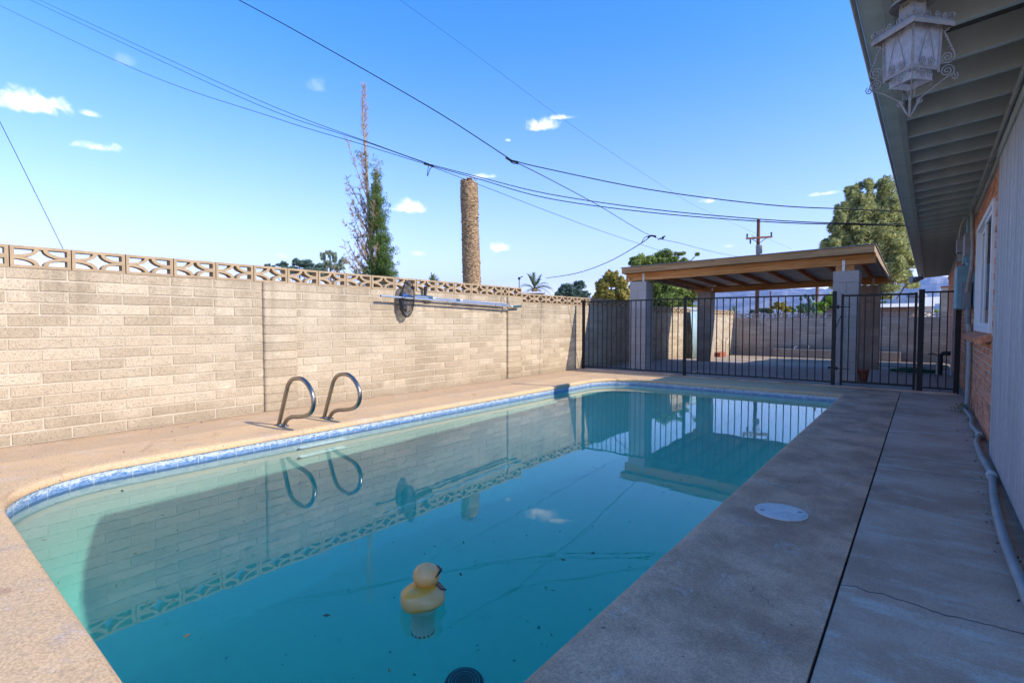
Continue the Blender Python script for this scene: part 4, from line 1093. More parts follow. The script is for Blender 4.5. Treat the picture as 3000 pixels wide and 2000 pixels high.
m = MB(); m.lathe([(.072, LZ(2.112)), (.068, LZ(2.119)), (.05, LZ(2.127)), (.02, LZ(2.133)), (.006, LZ(2.150)), (.0005, LZ(2.152))], n=32); o = m.build('cap', 'lantern_paint', lan); so_ = o.modifiers.new('t', 'SOLIDIFY'); so_.thickness = .0015
ch = MB()
for k in range(11):
    z = LZ(2.150)+.025*k; ax = (1, 0, 0) if k % 2 else (0, 1, 0)
    pts = [Vector((0, 0, z))+Vector(ax)*.008*sin(2*pi*j/10)+Vector((0, 0, .016))*cos(2*pi*j/10) for j in range(11)]; ch.tube(pts, .0022, 5, caps=False)
ch.build('chain', 'lantern_paint', lan)
def scroll(c, ex, ez, r0, turns, dirn=1, start=0., n=26, end_r=.12):
    """points of a spiral in the plane (ex, ez) about c, from outside in"""
    ex, ez = Vector(ex).normalized(), Vector(ez).normalized(); out = []
    for k in range(n+1):
        t_ = k/n; a = start+dirn*2*pi*turns*t_; r = r0*(1-(1-end_r)*t_); out.append(Vector(c)+ex*r*cos(a)+ez*r*sin(a))
    return out
SR = .0021
m = MB(); Zv = Vector((0, 0, 1))
for k in range(4):
    a = k*pi/2; e = Vector((cos(a), sin(a), 0)); tv = Vector((-sin(a), cos(a), 0))
    # corner brackets: twisted bar from a top curl to a big scroll, then a second scroll running to the foot
    top = e*(rt_+.012)+Zv*(LZ(2.010))
    m.tube(scroll(top, e, Zv, .011, 1.4, 1, pi, 16), SR, 5)
    A = e*(rt_+.006)+Zv*LZ(2.00); B = e*(rb+.040)+Zv*LZ(1.930)
    tw = [A+(B-A)*j/30+(e*cos(j*1.3)+tv*sin(j*1.3))*.0022 for j in range(31)]
    m.tube(tw, SR*1.4, 5)
    m.tube([B]+scroll(e*(rb+.024)+Zv*LZ(1.915), e, Zv, .022, 2.1, -1, .6), SR, 5)
    c2 = e*(rb+.024)+Zv*LZ(1.872)
    m.tube(scroll(c2, e, Zv, .021, 2.0, 1, -.5)[::-1]+spline([c2+e*.016-Zv*.012, e*(rb+.005)+Zv*LZ(1.840), e*.040+Zv*LZ(1.808), e*.022+Zv*LZ(1.795)], 6), SR, 5)
    m.tube([e*.022+Zv*LZ(1.795)]+scroll(e*.030+Zv*LZ(1.793), e, Zv, .011, 1.6, 1, pi*.5, 18), SR, 5)
    m.tube([e*.03+Zv*LZ(1.80), e*.012+Zv*LZ(1.765), Zv*LZ(1.744)], [.004, .0035, .0015], 5)
    # extra stray curls on the outside
    m.tube(scroll(e*(rb+.046)+tv*.012+Zv*LZ(1.855), e+tv*.5, Zv, .013, 1.5, -1, 1.), SR*.8, 5)
m.build('scroll_bracket', 'lantern_paint', lan)
m = MB()
for k in range(4):
    a, a2 = k*pi/2, (k+1)*pi/2
    p0, p1 = Vector((cos(a), sin(a), 0)), Vector((cos(a2), sin(a2), 0)); nrm = (p0+p1).normalized(); tv = Vector((-nrm.y, nrm.x, 0))
    mid_b, mid_t = (p0+p1)/2*rb+nrm*.005, (p0+p1)/2*rt_+nrm*.005
    fp = lambda s_, z: mid_b+(mid_t-mid_b)*((z-zb)/(zt-zb))+tv*s_+Zv*z
    for sg in (-1, 1):
        up = spline([fp(sg*.004, zt-.040), fp(sg*.016, zt-.075), fp(sg*.028, zb+.035), fp(sg*.034, zb+.018)], 5)
        m.tube(up+[q for q in scroll(fp(sg*.018, zb+.020), tv*sg, Zv, .0155, 1.9, -1, 0)], SR*.8, 5)
        m.tube([fp(sg*.004, zt-.040)]+scroll(fp(sg*.0165, zt-.022), tv*sg, Zv, .0125, 1.7, -1, pi*1.05), SR*.8, 5)
        # scrolls crowning the roof edge and lining the base
        rim = (p0+p1)/2*ro*1.0
        for j, (s_, hh, r_) in enumerate(((.080, .016, .014), (.050, .013, .011), (.020, .014, .012))):
            m.tube(scroll(rim*.92+tv*sg*s_*1.0+Zv*(LZ(2.030)+hh), tv*sg, Zv, r_, 1.6, 1 if j % 2 else -1, pi if j % 2 else 0, 18), SR, 5)
        m.tube(scroll(fp(sg*.017, zb-.022), tv*sg, Zv, .014, 1.8, 1, pi/2, 20), SR*.8, 5)
    m.tube([mid_b-nrm*.006+tv*.035+Zv*(zb-.04), mid_b-nrm*.006-tv*.035+Zv*(zb-.04)], SR, 5)
m.build('scrollwork', 'lantern_paint', lan)
m = MB(); m.add([(x*.9, y*.9, z) for x, y, z in ring4(rb*.86, zb-.034)+ring4(rb*.9, zb-.012)], [(k, (k+1) % 4, 4+(k+1) % 4, 4+k) for k in range(4)])
o = m.build('base_pane', 'frosted', lan); so_ = o.modifiers.new('t', 'SOLIDIFY'); so_.thickness = .002
m = MB(); m.lathe([(.012, zt-.01), (.012, zt-.03), (.026, zt-.06), (.028, zt-.085), (.018, zt-.105), (.0005, zt-.11)], n=16); m.build('bulb', 'white_paint', lan)
m = MB()
for k in range(22): m.lathe([(.0005, -.0016), (.0016, 0), (.0005, .0016)], (.012, -.012, zb-.002-.0035*k), 6)
m.build('pull_chain', 'galv', lan)

# ------------------------------------------------------------ overhead wires
def wire(label, pix, r, loc=None, cat='cable', name='overhead_wire', group='overhead wires'):
    pts = [at(x, y, dd) for x, y, dd in pix]; t = Vector(pts[0]); r *= .8
    m = MB(); m.tube([q-t for q in spline(pts, 6)], r, 6); o = m.build(name, 'wire'); o.location = t
    return tag(o, label, cat, group)
def inv(x, x0, d0, x1, d1):  # depth along a straight chord seen in perspective
    f_ = (x-x0)/(x1-x0); return 1/((1-f_)/d0+f_/d1)
dA, dS, dB = 26, 15, 7.3
W = lambda pts, x0, d0, x1, d1: [(x, y, inv(x, x0, d0, x1, d1)) for x, y in pts]
c_ = [(1258, 483)]
wire('upper cable of the three that meet at the splice above the cypress', W([(40, -22), (350, 122), (760, 309), (1060, 412), (1258, 482)], 40, 24, 2700, 7.4), .009)
wire('middle cable of the three that meet at the splice above the cypress', W([(75, -18), (440, 150), (800, 312), (1100, 424), (1256, 480)], 40, 24, 2700, 7.4), .009)
wire('lowest cable of the three that meet at the splice above the cypress', W([(-40, -2), (400, 205), (800, 344), (1060, 423), (1256, 484)], -40, 24, 2700, 7.4), .009)
wire('upper twin cable sagging from the splice to the house eave', W([(1256, 481), (1400, 518), (1600, 567), (1900, 612), (2250, 644), (2500, 655), (2668, 657)], 40, 24, 2700, 7.4), .010)
wire('lower twin cable sagging from the splice to the house eave', W([(1256, 484), (1400, 524), (1600, 580), (1900, 622), (2250, 650), (2500, 658), (2668, 662)], 40, 24, 2700, 7.4), .010)
wire('thin cable falling from the splice behind the ramada roof', W([(1256, 485), (1440, 555), (1600, 617), (1800, 690), (2060, 775)], 1256, 13.5, 2060, 30), .010)
wire('thick twisted cable rising from the second splice to the top of the sky', W([(690, -5), (860, 87), (1100, 223), (1300, 340), (1500, 470)], 690, 12, 2700, 9), .013)
wire('thick cable sagging from the second splice to the house eave under the pine', W([(1500, 470), (1590, 492), (1900, 555), (2250, 600), (2500, 613), (2650, 620)], 690, 12, 2700, 9), .012)
wire('cable running from the second splice down to the bird and behind the roof', W([(1500, 470), (1600, 520), (1750, 600), (1905, 690), (1990, 712), (2100, 740), (2180, 755)], 1500, 10.3, 2180, 40), .012)
wire('cable dipping left from the small splice toward the date palm', W([(1908, 691), (1870, 718), (1780, 768), (1690, 800), (1600, 815)], 1908, 19, 1600, 34), .022)
wire('faint thin wire crossing the whole sky from top to right', W([(1160, -8), (1400, 165), (1700, 385), (1985, 572), (2090, 628), (2320, 730)], 1160, 30, 2320, 60), .011)
wire('lone dark wire slanting down at the left edge behind the wall', W([(-60, 250), (0, 358), (95, 548), (190, 740)], -60, 14, 190, 16), .012)
sp_ = thing('wire_splice', 'dangling wire loop at the splice above the cypress', 'cable splice', at(1256, 483, inv(1256, 40, 24, 2700, 7.4)), 0, 'splices on the cables')
m = MB(); m.tube([(-.10, -.05, .03), (0, 0, 0), (.10, .05, -.03)], .022, 6); m.tube(spline([(0, 0, 0), (-.03, 0, -.12), (-.05, 0, -.24), (-.02, 0, -.22), (.05, 0, -.10), (.12, .05, -.04)], 5), .008, 5); m.build('loop', 'wire', sp_)
sp_ = thing('wire_splice', 'dark lump of connectors at the second splice beside the thick cable', 'cable splice', at(1500, 470, 10.3), 0, 'splices on the cables')
m = MB(); m.tube([(-.12, -.05, .07), (-.03, 0, .0), (.12, .05, -.05)], .022, 6); m.tube(spline([(-.05, 0, .02), (0, 0, -.05), (.12, .05, -.08)], 4), .010, 5); m.build('connector', 'wire', sp_)
sp_ = thing('wire_splice', 'small looped splice on the cable left of the perched bird', 'cable splice', at(1908, 691, 19), 0, 'splices on the cables')
m = MB(); m.tube([(-.12, -.05, -.05), (0, 0, 0.01), (.16, .08, -.03)], .035, 6); m.tube(spline([(-.35, -.1, -.25), (-.2, -.1, -.05), (0, 0, .02)], 4), .014, 5); m.build('connector', 'wire', sp_)
bd = thing('perched_bird', 'small dark bird perched on the cable above the ramada roof', 'bird', at(1942, 700, 22))
m = MB(); m.lathe([(.0005, -.10), (.03, -.08), (.05, -.02), (.05, .03), (.035, .07), (.0005, .10)], (0, 0, .05), 12, M=Matrix.Rotation(radians(62), 3, (cos(YAW), sin(YAW), 0)) @ Matrix.Rotation(0, 3, 'Z')); m.tube([Vector((cos(YAW), sin(YAW), 0))*-.07+Vector((0, 0, .03)), Vector((cos(YAW), sin(YAW), 0))*-.22+Vector((0, 0, -.04))], [.03, .012], 6); m.build('body', 'wire', bd)
m = MB(); m.lathe([(.0005, -.035), (.03, -.02), (.035, 0), (.03, .02), (.0005, .035)], Vector((cos(YAW), sin(YAW), 0))*.07+Vector((0, 0, .11)), 10); m.tube([Vector((cos(YAW), sin(YAW), 0))*.09+Vector((0, 0, .11)), Vector((cos(YAW), sin(YAW), 0))*.14+Vector((0, 0, .115))], [.012, .002], 5); m.build('head', 'wire', bd)

# ------------------------------------------------------------ trees
def leaf(mb, p, size, dirn=None, tone=None, aspect=.45, rng=R):
    d_ = Vector((rng.gauss(0, 1), rng.gauss(0, 1), rng.gauss(0, 1))) if dirn is None else Vector(dirn)+Vector((rng.gauss(0, .5), rng.gauss(0, .5), rng.gauss(0, .5)))
    d_.normalize(); s_ = d_.cross(Vector((rng.gauss(0, 1), rng.gauss(0, 1), rng.gauss(0, 1)))).normalized()
    L = size*rng.uniform(.6, 1.3); w_ = L*aspect
    mb.add([p-d_*L/2, p+s_*w_/2, p+d_*L/2, p-s_*w_/2], [(0, 1, 2, 3)], rng.random() if tone is None else tone)
def blob_leaves(mb, c, rad, n, size, dirn=None, hollow=.45, aspect=.45, tone0=0, tone1=1, keep=None):
    c = Vector(c); k = 0; base = R.uniform(tone0, tone1)
    while k < n:
        v = Vector((R.gauss(0, 1), R.gauss(0, 1), R.gauss(0, 1))).normalized()
        r = hollow+(1-hollow)*R.random()**.6
        q = Vector((v.x*rad[0]*r, v.y*rad[1]*r, v.z*rad[2]*r)); k += 1
        nz = noise.noise((c+q)*(1.6/max(rad)))
        if nz < -.25: continue
        leaf(mb, c+q, size, dirn, min(1, max(0, base*.6+.4*R.random()+nz*.4)), aspect)
def tree(name, label, cat, base, height, crown, leafm, trunk_r=.15, n=3000, size=.12, limbs=True, group=None, blobs=22, dirn=None, hollow=.2, aspect=.45, bark='bark'):
    """crown: list of (dx, dy, z, rx, ry, rz) lobes; leaves spread through clumps inside each lobe"""
    t = thing(name, label, cat, base, 0, group)
    m = MB(); top = max(c_[2] for c_ in crown)
    tr = spline([(0, 0, -.2), (.05*height*.1, 0, height*.25), (-.03*height*.1, .02, top*.7), (0, 0, top)], 4)
    m.tube(tr, [trunk_r*(1-.75*i/(len(tr)-1)) for i in range(len(tr))], 8)
    if limbs:
        for c_ in crown:
            a = tr[min(len(tr)-2, int(len(tr)*min(.8, c_[2]/top*.55)))]; e = Vector(c_[:3])
            m.tube(spline([a, a*.5+e*.5+Vector((0, 0, -.1*height*.1)), e], 3), [trunk_r*.45, trunk_r*.35, trunk_r*.3, trunk_r*.25, trunk_r*.2, trunk_r*.15, trunk_r*.08][:7], 6)
            for j in range(5):
                v = Vector((R.gauss(0, 1)*c_[3], R.gauss(0, 1)*c_[4], R.gauss(0, .8)*c_[5]))*.6
                m.tube([e-v*.1, e+v*.5, e+v], [trunk_r*.12, trunk_r*.07, trunk_r*.02], 4)
    m.build('trunk', bark, t)
    m = MB(); vol = [c_[3]*c_[4]*c_[5] for c_ in crown]; tv = sum(v**.67 for v in vol)
    for c_, v_ in zip(crown, vol):
        nb = max(4, int(2.2*blobs*v_**.67/tv)); 
        for j in range(nb):
            v = Vector((R.gauss(0, 1), R.gauss(0, 1), R.gauss(0, 1))).normalized()*R.random()**.4
            cc = Vector((c_[0]+v.x*c_[3]*.8, c_[1]+v.y*c_[4]*.8, c_[2]+v.z*c_[5]*.8)); s_ = R.uniform(.13, .40)
            blob_leaves(m, cc, (c_[3]*s_, c_[4]*s_, c_[5]*s_), max(8, int(n*v_**.67/tv/nb)), size, dirn, hollow, aspect)
    m.build('crown', leafm, t)
    return t
def ground_at(x, depth, z=-.3):
    p_ = at(x, 943, depth); p_.z = z; return p_
def zpix(y, depth): return CAMZ+(943-y)/1500*depth    # height of a picture row at a depth
def wpix(px, depth): return px/1500*depth
# tall half-dead cypress
D = 24; base = ground_at(1085, D); cy = thing('cypress_tree', 'tall half dead cypress, bare on the left and green on the right, beyond the wall', 'tree', base)
rx = Vector((cos(YAW), sin(YAW), 0)); ry = Vector((-sin(YAW), cos(YAW), 0))
def CP(x, y, e=0): return rx*wpix(x-1085, D)+ry*e+Vector((0, 0, zpix(y, D)+.3))
m = MB()
m.tube(spline([CP(1085, 985), CP(1092, 800), CP(1082, 600), CP(1078, 480), CP(1070, 340), CP(1072, 255)], 6), [.11-.0033*i for i in range(31)], 8)
m.tube(spline([CP(1098, 900, .2), CP(1104, 740, .3), CP(1098, 600, .2), CP(1090, 540, .1)], 5), [.10-.005*i for i in range(16)], 6)
for i in range(6):
    x0 = R.uniform(1085, 1100); y0 = R.uniform(640, 800); m.tube(spline([CP(x0, y0), CP(x0+R.uniform(-14, 10), y0-70, R.uniform(-.2, .2)), CP(x0+R.uniform(-22, 16), y0-R.uniform(110, 170), R.uniform(-.3, .3))], 4), [.05-.005*j for j in range(9)], 5)
m.build('trunk', 'dead_wood', cy)
m = MB()
def dead_branch(x0, y0, x1, y1, r=.03, twigs=26, e=0., spread=24):
    a, b_ = CP(x0, y0), CP(x1, y1, e); mid_ = (a+b_)/2+Vector((0, 0, -.12)); pts = spline([a, mid_, b_], 6); L = len(pts)
    m.tube(pts, [r*(1-.85*i/(L-1)) for i in range(L)], 5)
    for k in range(twigs):
        i = R.randrange(2, L-1); q = pts[i]; dv = (b_-a).normalized()+Vector((R.gauss(0, .8), R.gauss(0, .8), R.gauss(.15, .7)))
        ll = R.uniform(.3, 1.)*wpix(spread, D); q2 = q+dv.normalized()*ll; m.tube([q, (q+q2)/2+Vector((0, 0, R.uniform(-.03, .06))), q2], [.014, .010, .005], 4, caps=False)
        for j in range(3):
            w_ = q+(q2-q)*R.uniform(.3, .9); m.tube([w_, w_+Vector((R.gauss(0, 1), R.gauss(0, 1), R.gauss(.3, 1))).normalized()*ll*.35], [.009, .005], 3, caps=False)
for bdef in ((1084, 640, 1010, 512), (1086, 690, 1003, 540), (1085, 600, 1036, 425), (1084, 760, 1020, 640), (1085, 740, 1030, 600), (1086, 820, 1012, 700), (1086, 820, 1018, 760), (1088, 840, 1010, 720), (1090, 860, 1000, 800), (1085, 700, 1052, 545), (1082, 560, 1062, 450), (1086, 780, 1040, 690), (1088, 880, 1020, 830), (1095, 600, 1112, 470), (1085, 860, 985, 800),
             (1090, 660, 1060, 590), (1090, 720, 1066, 640), (1092, 780, 1070, 700), (1094, 830, 1060, 770), (1094, 700, 1112, 600), (1094, 800, 1118, 720)):
    dead_branch(*bdef, e=R.uniform(-.8, .8), twigs=26)
for k in range(12):
    y = R.uniform(600, 850); l_ = R.uniform(30, 80)*(.6+.5*(y-560)/290)
    dead_branch(1086, y, 1086-l_, y-R.uniform(30, 110), r=.018, e=R.uniform(-.9, .9), twigs=26, spread=17)
for k in range(14):
    y = R.uniform(560, 800); dead_branch(1092, y, 1092+R.uniform(8, 26), y-R.uniform(40, 90), r=.014, e=R.uniform(-.5, .5), twigs=20, spread=14)
for k in range(260):
    y = R.uniform(262, 560); x = 1074+R.uniform(-2, 2); s_ = R.choice((-1, 1)); l_ = R.uniform(4, 14)*(1 if y > 330 else .8)
    m.tube([CP(x, y), CP(x+s_*l_, y-R.uniform(3, 14), R.uniform(-.15, .15))], [.012, .005], 3, caps=False)
    if R.random() < .5: m.tube([CP(x+s_*l_*.7, y-6), CP(x+s_*l_*.9, y-16)], [.009, .004], 3, caps=False)
m.build('dead_branches', 'dead_wood', cy)
m = MB()
for x, y, rx_, ry_ in [(1094, 600, 8, 24), (1096, 660, 10, 26), (1098, 720, 12, 26), (1098, 780, 16, 26), (1090, 820, 20, 18), (1104, 560, 12, 30), (1110, 590, 14, 26), (1114, 650, 20, 26), (1116, 690, 20, 26), (1122, 720, 24, 26), (1120, 770, 28, 30), (1130, 760, 24, 26), (1106, 520, 10, 26), (1112, 560, 10, 20), (1108, 600, 14, 26), (1118, 640, 16, 20), (1112, 625, 18, 18), (1104, 650, 16, 14), (1128, 600, 7, 6), (1136, 598, 5, 6), (1133, 618, 7, 6), (1126, 668, 14, 14), (1120, 700, 16, 18), (1128, 735, 16, 14), (1118, 760, 24, 18), (1132, 790, 22, 20), (1110, 800, 30, 22), (1150, 735, 9, 6), (1160, 732, 5, 4), (1140, 800, 20, 14), (1158, 803, 8, 6), (1150, 780, 8, 7), (1098, 790, 20, 14), (1135, 700, 8, 8), (1078, 462, 3, 4), (1110, 475, 3, 3), (1092, 492, 4, 4), (1056, 643, 4, 5), (1060, 462, 4, 8), (1138, 710, 9, 12), (1125, 815, 34, 16), (1105, 840, 34, 20), (1110, 870, 40, 20), (1060, 800, 12, 8), (1045, 812, 14, 6)]:
    for j in range(max(2, int(rx_*ry_/9))):
        q = CP(x+R.gauss(0, .5)*rx_, y+R.gauss(0, .5)*ry_, R.uniform(-.5, .5)); r_ = R.uniform(.08, .17)
        blob_leaves(m, q, (r_, r_, r_*1.1), 46, .055, (0, 0, 1), .5, .5)
m.build('crown', 'leaf_cypress', cy)
# headless palm
D = 21; base = ground_at(1388, D); pa = thing('palm_trunk', 'thick beheaded palm trunk standing bare beyond the wall', 'tree trunk', base)
m = MB(); H_ = zpix(537, D)+.3; NR = 40; NZ = 190; vs = []
for i in range(NZ+1):
    z = H_*i/NZ; t_ = i/NZ
    rr_ = wpix(26.5-3*t_, D)*(1+.02*sin(z*2.1)+.05*math.exp(-((t_-.9)/.06)**2))*(1 if t_ < .97 else 1-.25*((t_-.97)/.03)**2)
    for k in range(NR):
        a = 2*pi*k/NR; ph = z*14+.8*noise.noise(Vector((cos(a)*1.5, sin(a)*1.5, z*1.2)))*2
        saw = (ph-math.floor(ph)); r = rr_*(1+.055*(1-saw)+.05*noise.noise(Vector((cos(a)*7, sin(a)*7, z*9)))+.03*noise.noise(Vector((cos(a)*16, sin(a)*16, z*24))))
        vs.append((r*cos(a)-wpix(13, D)*t_*cos(YAW), r*sin(a)-wpix(13, D)*t_*sin(YAW), z))
m.add(vs, [(i*NR+k, i*NR+(k+1) % NR, (i+1)*NR+(k+1) % NR, (i+1)*NR+k) for i in range(NZ) for k in range(NR)]+[tuple(range(NZ*NR, NZ*NR+NR))])
for i, ff in enumerate(m.f): m.t[i] = R.random()
mat('palm_bark', (.42, .28, .15), (.22, .14, .075), 5, .95, 45, .8, .02, tone=.7, fine=.3, stretch=(1.5, 1.5, 5), contrast=(.35, .6))
for k in range(480):
    a = R.uniform(0, 2*pi); z = H_*(R.uniform(.05, 1.) if k < 400 else R.uniform(.985, 1.012)); r = wpix(26.0-2.5*z/H_, D)*(1 if k < 400 else R.uniform(.2, 1))
    o_ = Vector((-wpix(13, D)*z/H_*cos(YAW), -wpix(13, D)*z/H_*sin(YAW), z)); dd = Vector((cos(a), sin(a), 0))
    m.obox(o_+dd*(r*1.02), dd+Vector((0, 0, R.uniform(.3, 1.4))), Vector((-sin(a), cos(a), 0)), (0, 0, 1), R.uniform(.02, .055), R.uniform(.015, .05), .012, R.random())
m.build('trunk', 'palm_bark', pa)
def palm(label, x, depth, ytop, ybase, spread, fronds=22, name='date_palm', cat='palm', lf='leaf_palm', leafl=.4):
    base = ground_at(x, depth); t = thing(name, label, cat, base); m = MB()
    zc = zpix(ybase, depth)+.3; m.tube([(0, 0, 0), (0, 0, zc)], [.28, .25], 10); m.build('trunk', 'palm_bark', t)
    m = MB(); S = wpix(spread, depth); Hh = wpix(ybase-ytop, depth)
    for k in range(fronds):
        a = 2*pi*k/fronds+R.uniform(-.2, .2); el = R.uniform(-.1, 1.35); L = S*R.uniform(.9, 1.1)
        dv = Vector((cos(a)*cos(el), sin(a)*cos(el), sin(el))); side = dv.cross(Vector((0, 0, 1)))
        side = side.normalized() if side.length > .01 else Vector((1, 0, 0))
        pts = [Vector((0, 0, zc))+dv*L*u-Vector((0, 0, 1))*L*.55*u**2.2*cos(el) for u in [i/8 for i in range(9)]]
        m.tube(pts, [.03-.003*i for i in range(9)], 4, tone=.6)
        for i in range(1, 33):
            u = .12+.88*i/33; q = Vector((0, 0, zc))+dv*L*u-Vector((0, 0, 1))*L*.55*u**2.2*cos(el)
            for s_ in (-1, 1):
                tip = q+(dv*.7+side*s_*.75+Vector((0, 0, .18))).normalized()*S*.20*sin(pi*min(.97, u*.9+.08))**.6; w_ = dv*S*.010
                m.add([q-w_, q+w_, tip], [(0, 1, 2)], R.random())
    m.build('fronds', lf, t)
palm('date palm with arching fronds rising over the end of the high wall', 1566, 42, 795, 846, 60)
palm('small palm tip showing over the breeze blocks left of the bare palm trunk', 1268, 60, 800, 830, 34)
palm('distant low palm seen above the lit wall, between the ramada pillars', 2148, 60, 893, 920, 30, 22)
palm('slim tall fan palm far off behind the block wall under the ramada', 2297, 90, 868, 890, 14, 16, name='fan_palm')
# background trees and bushes
def lobes(D_, x0, items):
    out = []
    for x, y, rx_, ry_ in items:
        q = rx*wpix(x-x0, D_); out.append((q.x, q.y, zpix(y, D_)+.3, wpix(rx_, D_), wpix((rx_+ry_)/2, D_), wpix(ry_, D_)))
    return out
BT = 'trees and shrubs beyond the walls'
def btree(name, label, cat, x0, D_, items, leafm, n, size, **kw):
    L_ = lobes(D_, x0, items); tree(name, label, cat, ground_at(x0, D_), max(c_[2] for c_ in L_), L_, leafm, n=n, size=size, group=BT, **kw)
btree('pine_tree', 'big light green pine towering behind the ramada roof and the house eave', 'tree', 2570, 38,
      [(2455, 650, 30, 60), (2440, 720, 40, 50), (2480, 590, 22, 60), (2515, 600, 34, 80), (2540, 545, 22, 44), (2590, 590, 40, 90), (2610, 680, 60, 70), (2560, 700, 60, 70), (2640, 760, 50, 60), (2590, 800, 70, 60), (2500, 760, 60, 60), (2660, 680, 24, 60), (2660, 820, 34, 34), (2560, 860, 70, 44), (2470, 820, 60, 40), (2550, 640, 40, 60), (2530, 660, 60, 80), (2580, 740, 80, 80), (2620, 640, 50, 80), (2500, 700, 50, 70), (2480, 640, 30, 60)], 'leaf_pine', 110000, .32, trunk_r=.3, blobs=260, dirn=(.6, .3, .5), aspect=.3)
btree('ash_tree', 'broad green tree behind the left half of the ramada', 'tree', 1940, 40,
      [(1880, 775, 46, 28), (1930, 765, 56, 30), (1905, 800, 60, 40), (1960, 800, 60, 40), (1870, 840, 44, 44), (1940, 880, 70, 60), (1990, 770, 34, 20), (1850, 800, 30, 24), (1900, 830, 60, 40), (1960, 840, 60, 50), (2020, 850, 50, 40), (1990, 900, 70, 40), (1900, 890, 50, 40), (2040, 745, 7, 6), (1985, 745, 24, 12), (1855, 760, 14, 14)], 'leaf_mesquite', 60000, .30, blobs=210, trunk_r=.25)
btree('olive_bush', 'yellow green tree rising over the wall left of the ramada', 'tree', 1790, 34,
      [(1765, 840, 22, 24), (1790, 815, 26, 26), (1815, 830, 22, 24), (1775, 868, 34, 24), (1820, 870, 34, 30), (1750, 870, 14, 16)], 'leaf_yellow', 30000, .24, blobs=120)
btree('acacia_tree', 'small feathery blue green tree between the date palm and the yellow green tree', 'tree', 1680, 40,
      [(1660, 845, 30, 14), (1695, 835, 24, 14), (1680, 860, 44, 16), (1640, 862, 20, 12), (1710, 862, 26, 12)], 'leaf_blue', 12000, .24, blobs=80, hollow=.1, aspect=.25)
btree('acacia_tree', 'hazy grey green treetop showing above the breeze blocks left of the cypress', 'tree', 880, 45,
      [(830, 775, 24, 8), (870, 768, 24, 10), (900, 775, 30, 14), (940, 785, 30, 14), (850, 790, 40, 14), (920, 800, 60, 18), (790, 783, 24, 8)], 'leaf_blue', 20000, .24, blobs=100, aspect=.3)
btree('palo_verde', 'pale silvery shrub with upswept branches beside the cypress', 'tree', 970, 36,
      [(948, 752, 9, 14), (968, 745, 9, 14), (985, 757, 12, 14), (1005, 768, 14, 14), (960, 775, 20, 12), (990, 785, 28, 12)], 'leaf_silver', 5000, .24, blobs=40, dirn=(0, 0, 1), aspect=.25)
btree('citrus_tree', 'bright green leafy tree behind the wall, left of the right block pillar', 'tree', 2410, 36,
      [(2400, 900, 26, 16), (2425, 880, 22, 22), (2440, 905, 26, 20), (2385, 915, 24, 12), (2455, 870, 20, 24), (2470, 895, 20, 20)], 'leaf_bright', 18000, .24, blobs=80)
btree('green_bush', 'low mid green bush in front of the mountains above the far wall', 'bush', 2340, 40,
      [(2320, 908, 24, 8), (2350, 900, 22, 12), (2360, 912, 22, 8)], 'leaf_bright', 4000, .18, blobs=22)
btree('green_bush', 'low dark green bush at the foot of the wooden utility pole', 'bush', 2220, 44,
      [(2205, 912, 14, 6), (2235, 908, 24, 8), (2250, 914, 18, 6)], 'leaf_blue', 3400, .18, blobs=22)
btree('flowering_shrub', 'wispy yellow green shrub around the thin far pole', 'bush', 2280, 38,
      [(2272, 895, 14, 14), (2290, 900, 14, 16), (2260, 905, 12, 10), (2305, 905, 16, 12)], 'leaf_yellow', 3600, .16, blobs=26)
btree('vine', 'green vine spilling over the wall in front of the neighbour roof', 'bush', 2660, 30,
      [(2600, 888, 24, 8), (2640, 883, 26, 8), (2680, 885, 24, 8), (2720, 912, 30, 5), (2660, 912, 40, 5), (2700, 910, 30, 6)], 'leaf_bright', 7000, .16, blobs=40)
# prickly pear cactus
D = 34; t = thing('prickly_pear', 'tall prickly pear cactus behind the far wall next to the bright green tree', 'cactus', ground_at(2372, D)); m = MB()
for k in range(46):
    x, y = 2372+R.gauss(0, 13), R.uniform(868, 935); q = rx*wpix(x-2372, D)+ry*R.uniform(-.4, .4)+Vector((0, 0, zpix(y, D)+.3)); a = R.uniform(0, pi); tl = R.uniform(-.6, .6)
    m.lathe([(.0005, -.02), (.08, -.015), (.11, 0), (.08, .015), (.0005, .02)], q, 10, tone=R.random()*.6, M=Matrix.Rotation(a, 3, 'Z') @ Matrix.Rotation(pi/2, 3, 'X') @ Matrix.Diagonal((1, 1.5, 1)) @ Matrix.Rotation(tl, 3, 'Z'))
m.tube([(0, 0, -.2), (0, 0, zpix(905, D))], .12, 6); m.build('pads', 'leaf_blue', t)

# ------------------------------------------------------------ poles and neighbours
D = 42; t = thing('utility_pole', 'brown wooden utility pole with crossarm and grey transformer behind the ramada', 'utility pole', ground_at(2217, D))
H_ = zpix(645, D)+.3; m = MB(); m.tube([(0, 0, 0), (0, 0, H_)], [.17, .13], 10); m.build('mast', 'pole_wood', t)
za = zpix(699, D)+.3; L_ = wpix(44, D); ax = (rx*1+ry*.25).normalized()
fr = -ry*.17
m = MB(); m.obox(fr+Vector((0, 0, za)), ax+Vector((0, 0, .10)), (0, 0, 1), ry, L_, .075, .06); m.build('crossarm', 'pole_wood', t)
m = MB()
for s_ in (-1, 1): m.tube([fr+ax*s_*L_*.62+Vector((0, 0, za-.02+s_*.10*L_*.6)), fr+Vector((0, 0, za-wpix(16, D)))], .03, 5)
m.build('brace', 'wire', t)
for s_, zo in ((-.93, .12), (.93, .12), (-.68, -.35)):
    m = MB(); q = fr+ax*s_*L_+Vector((0, 0, za+s_*.10*L_+zo)); m.lathe([(.03, -.1), (.07, -.05), (.04, 0), (.08, .06), (.04, .12), (.09, .2), (.02, .28)], q, 8); m.build('insulator', 'wire', t)
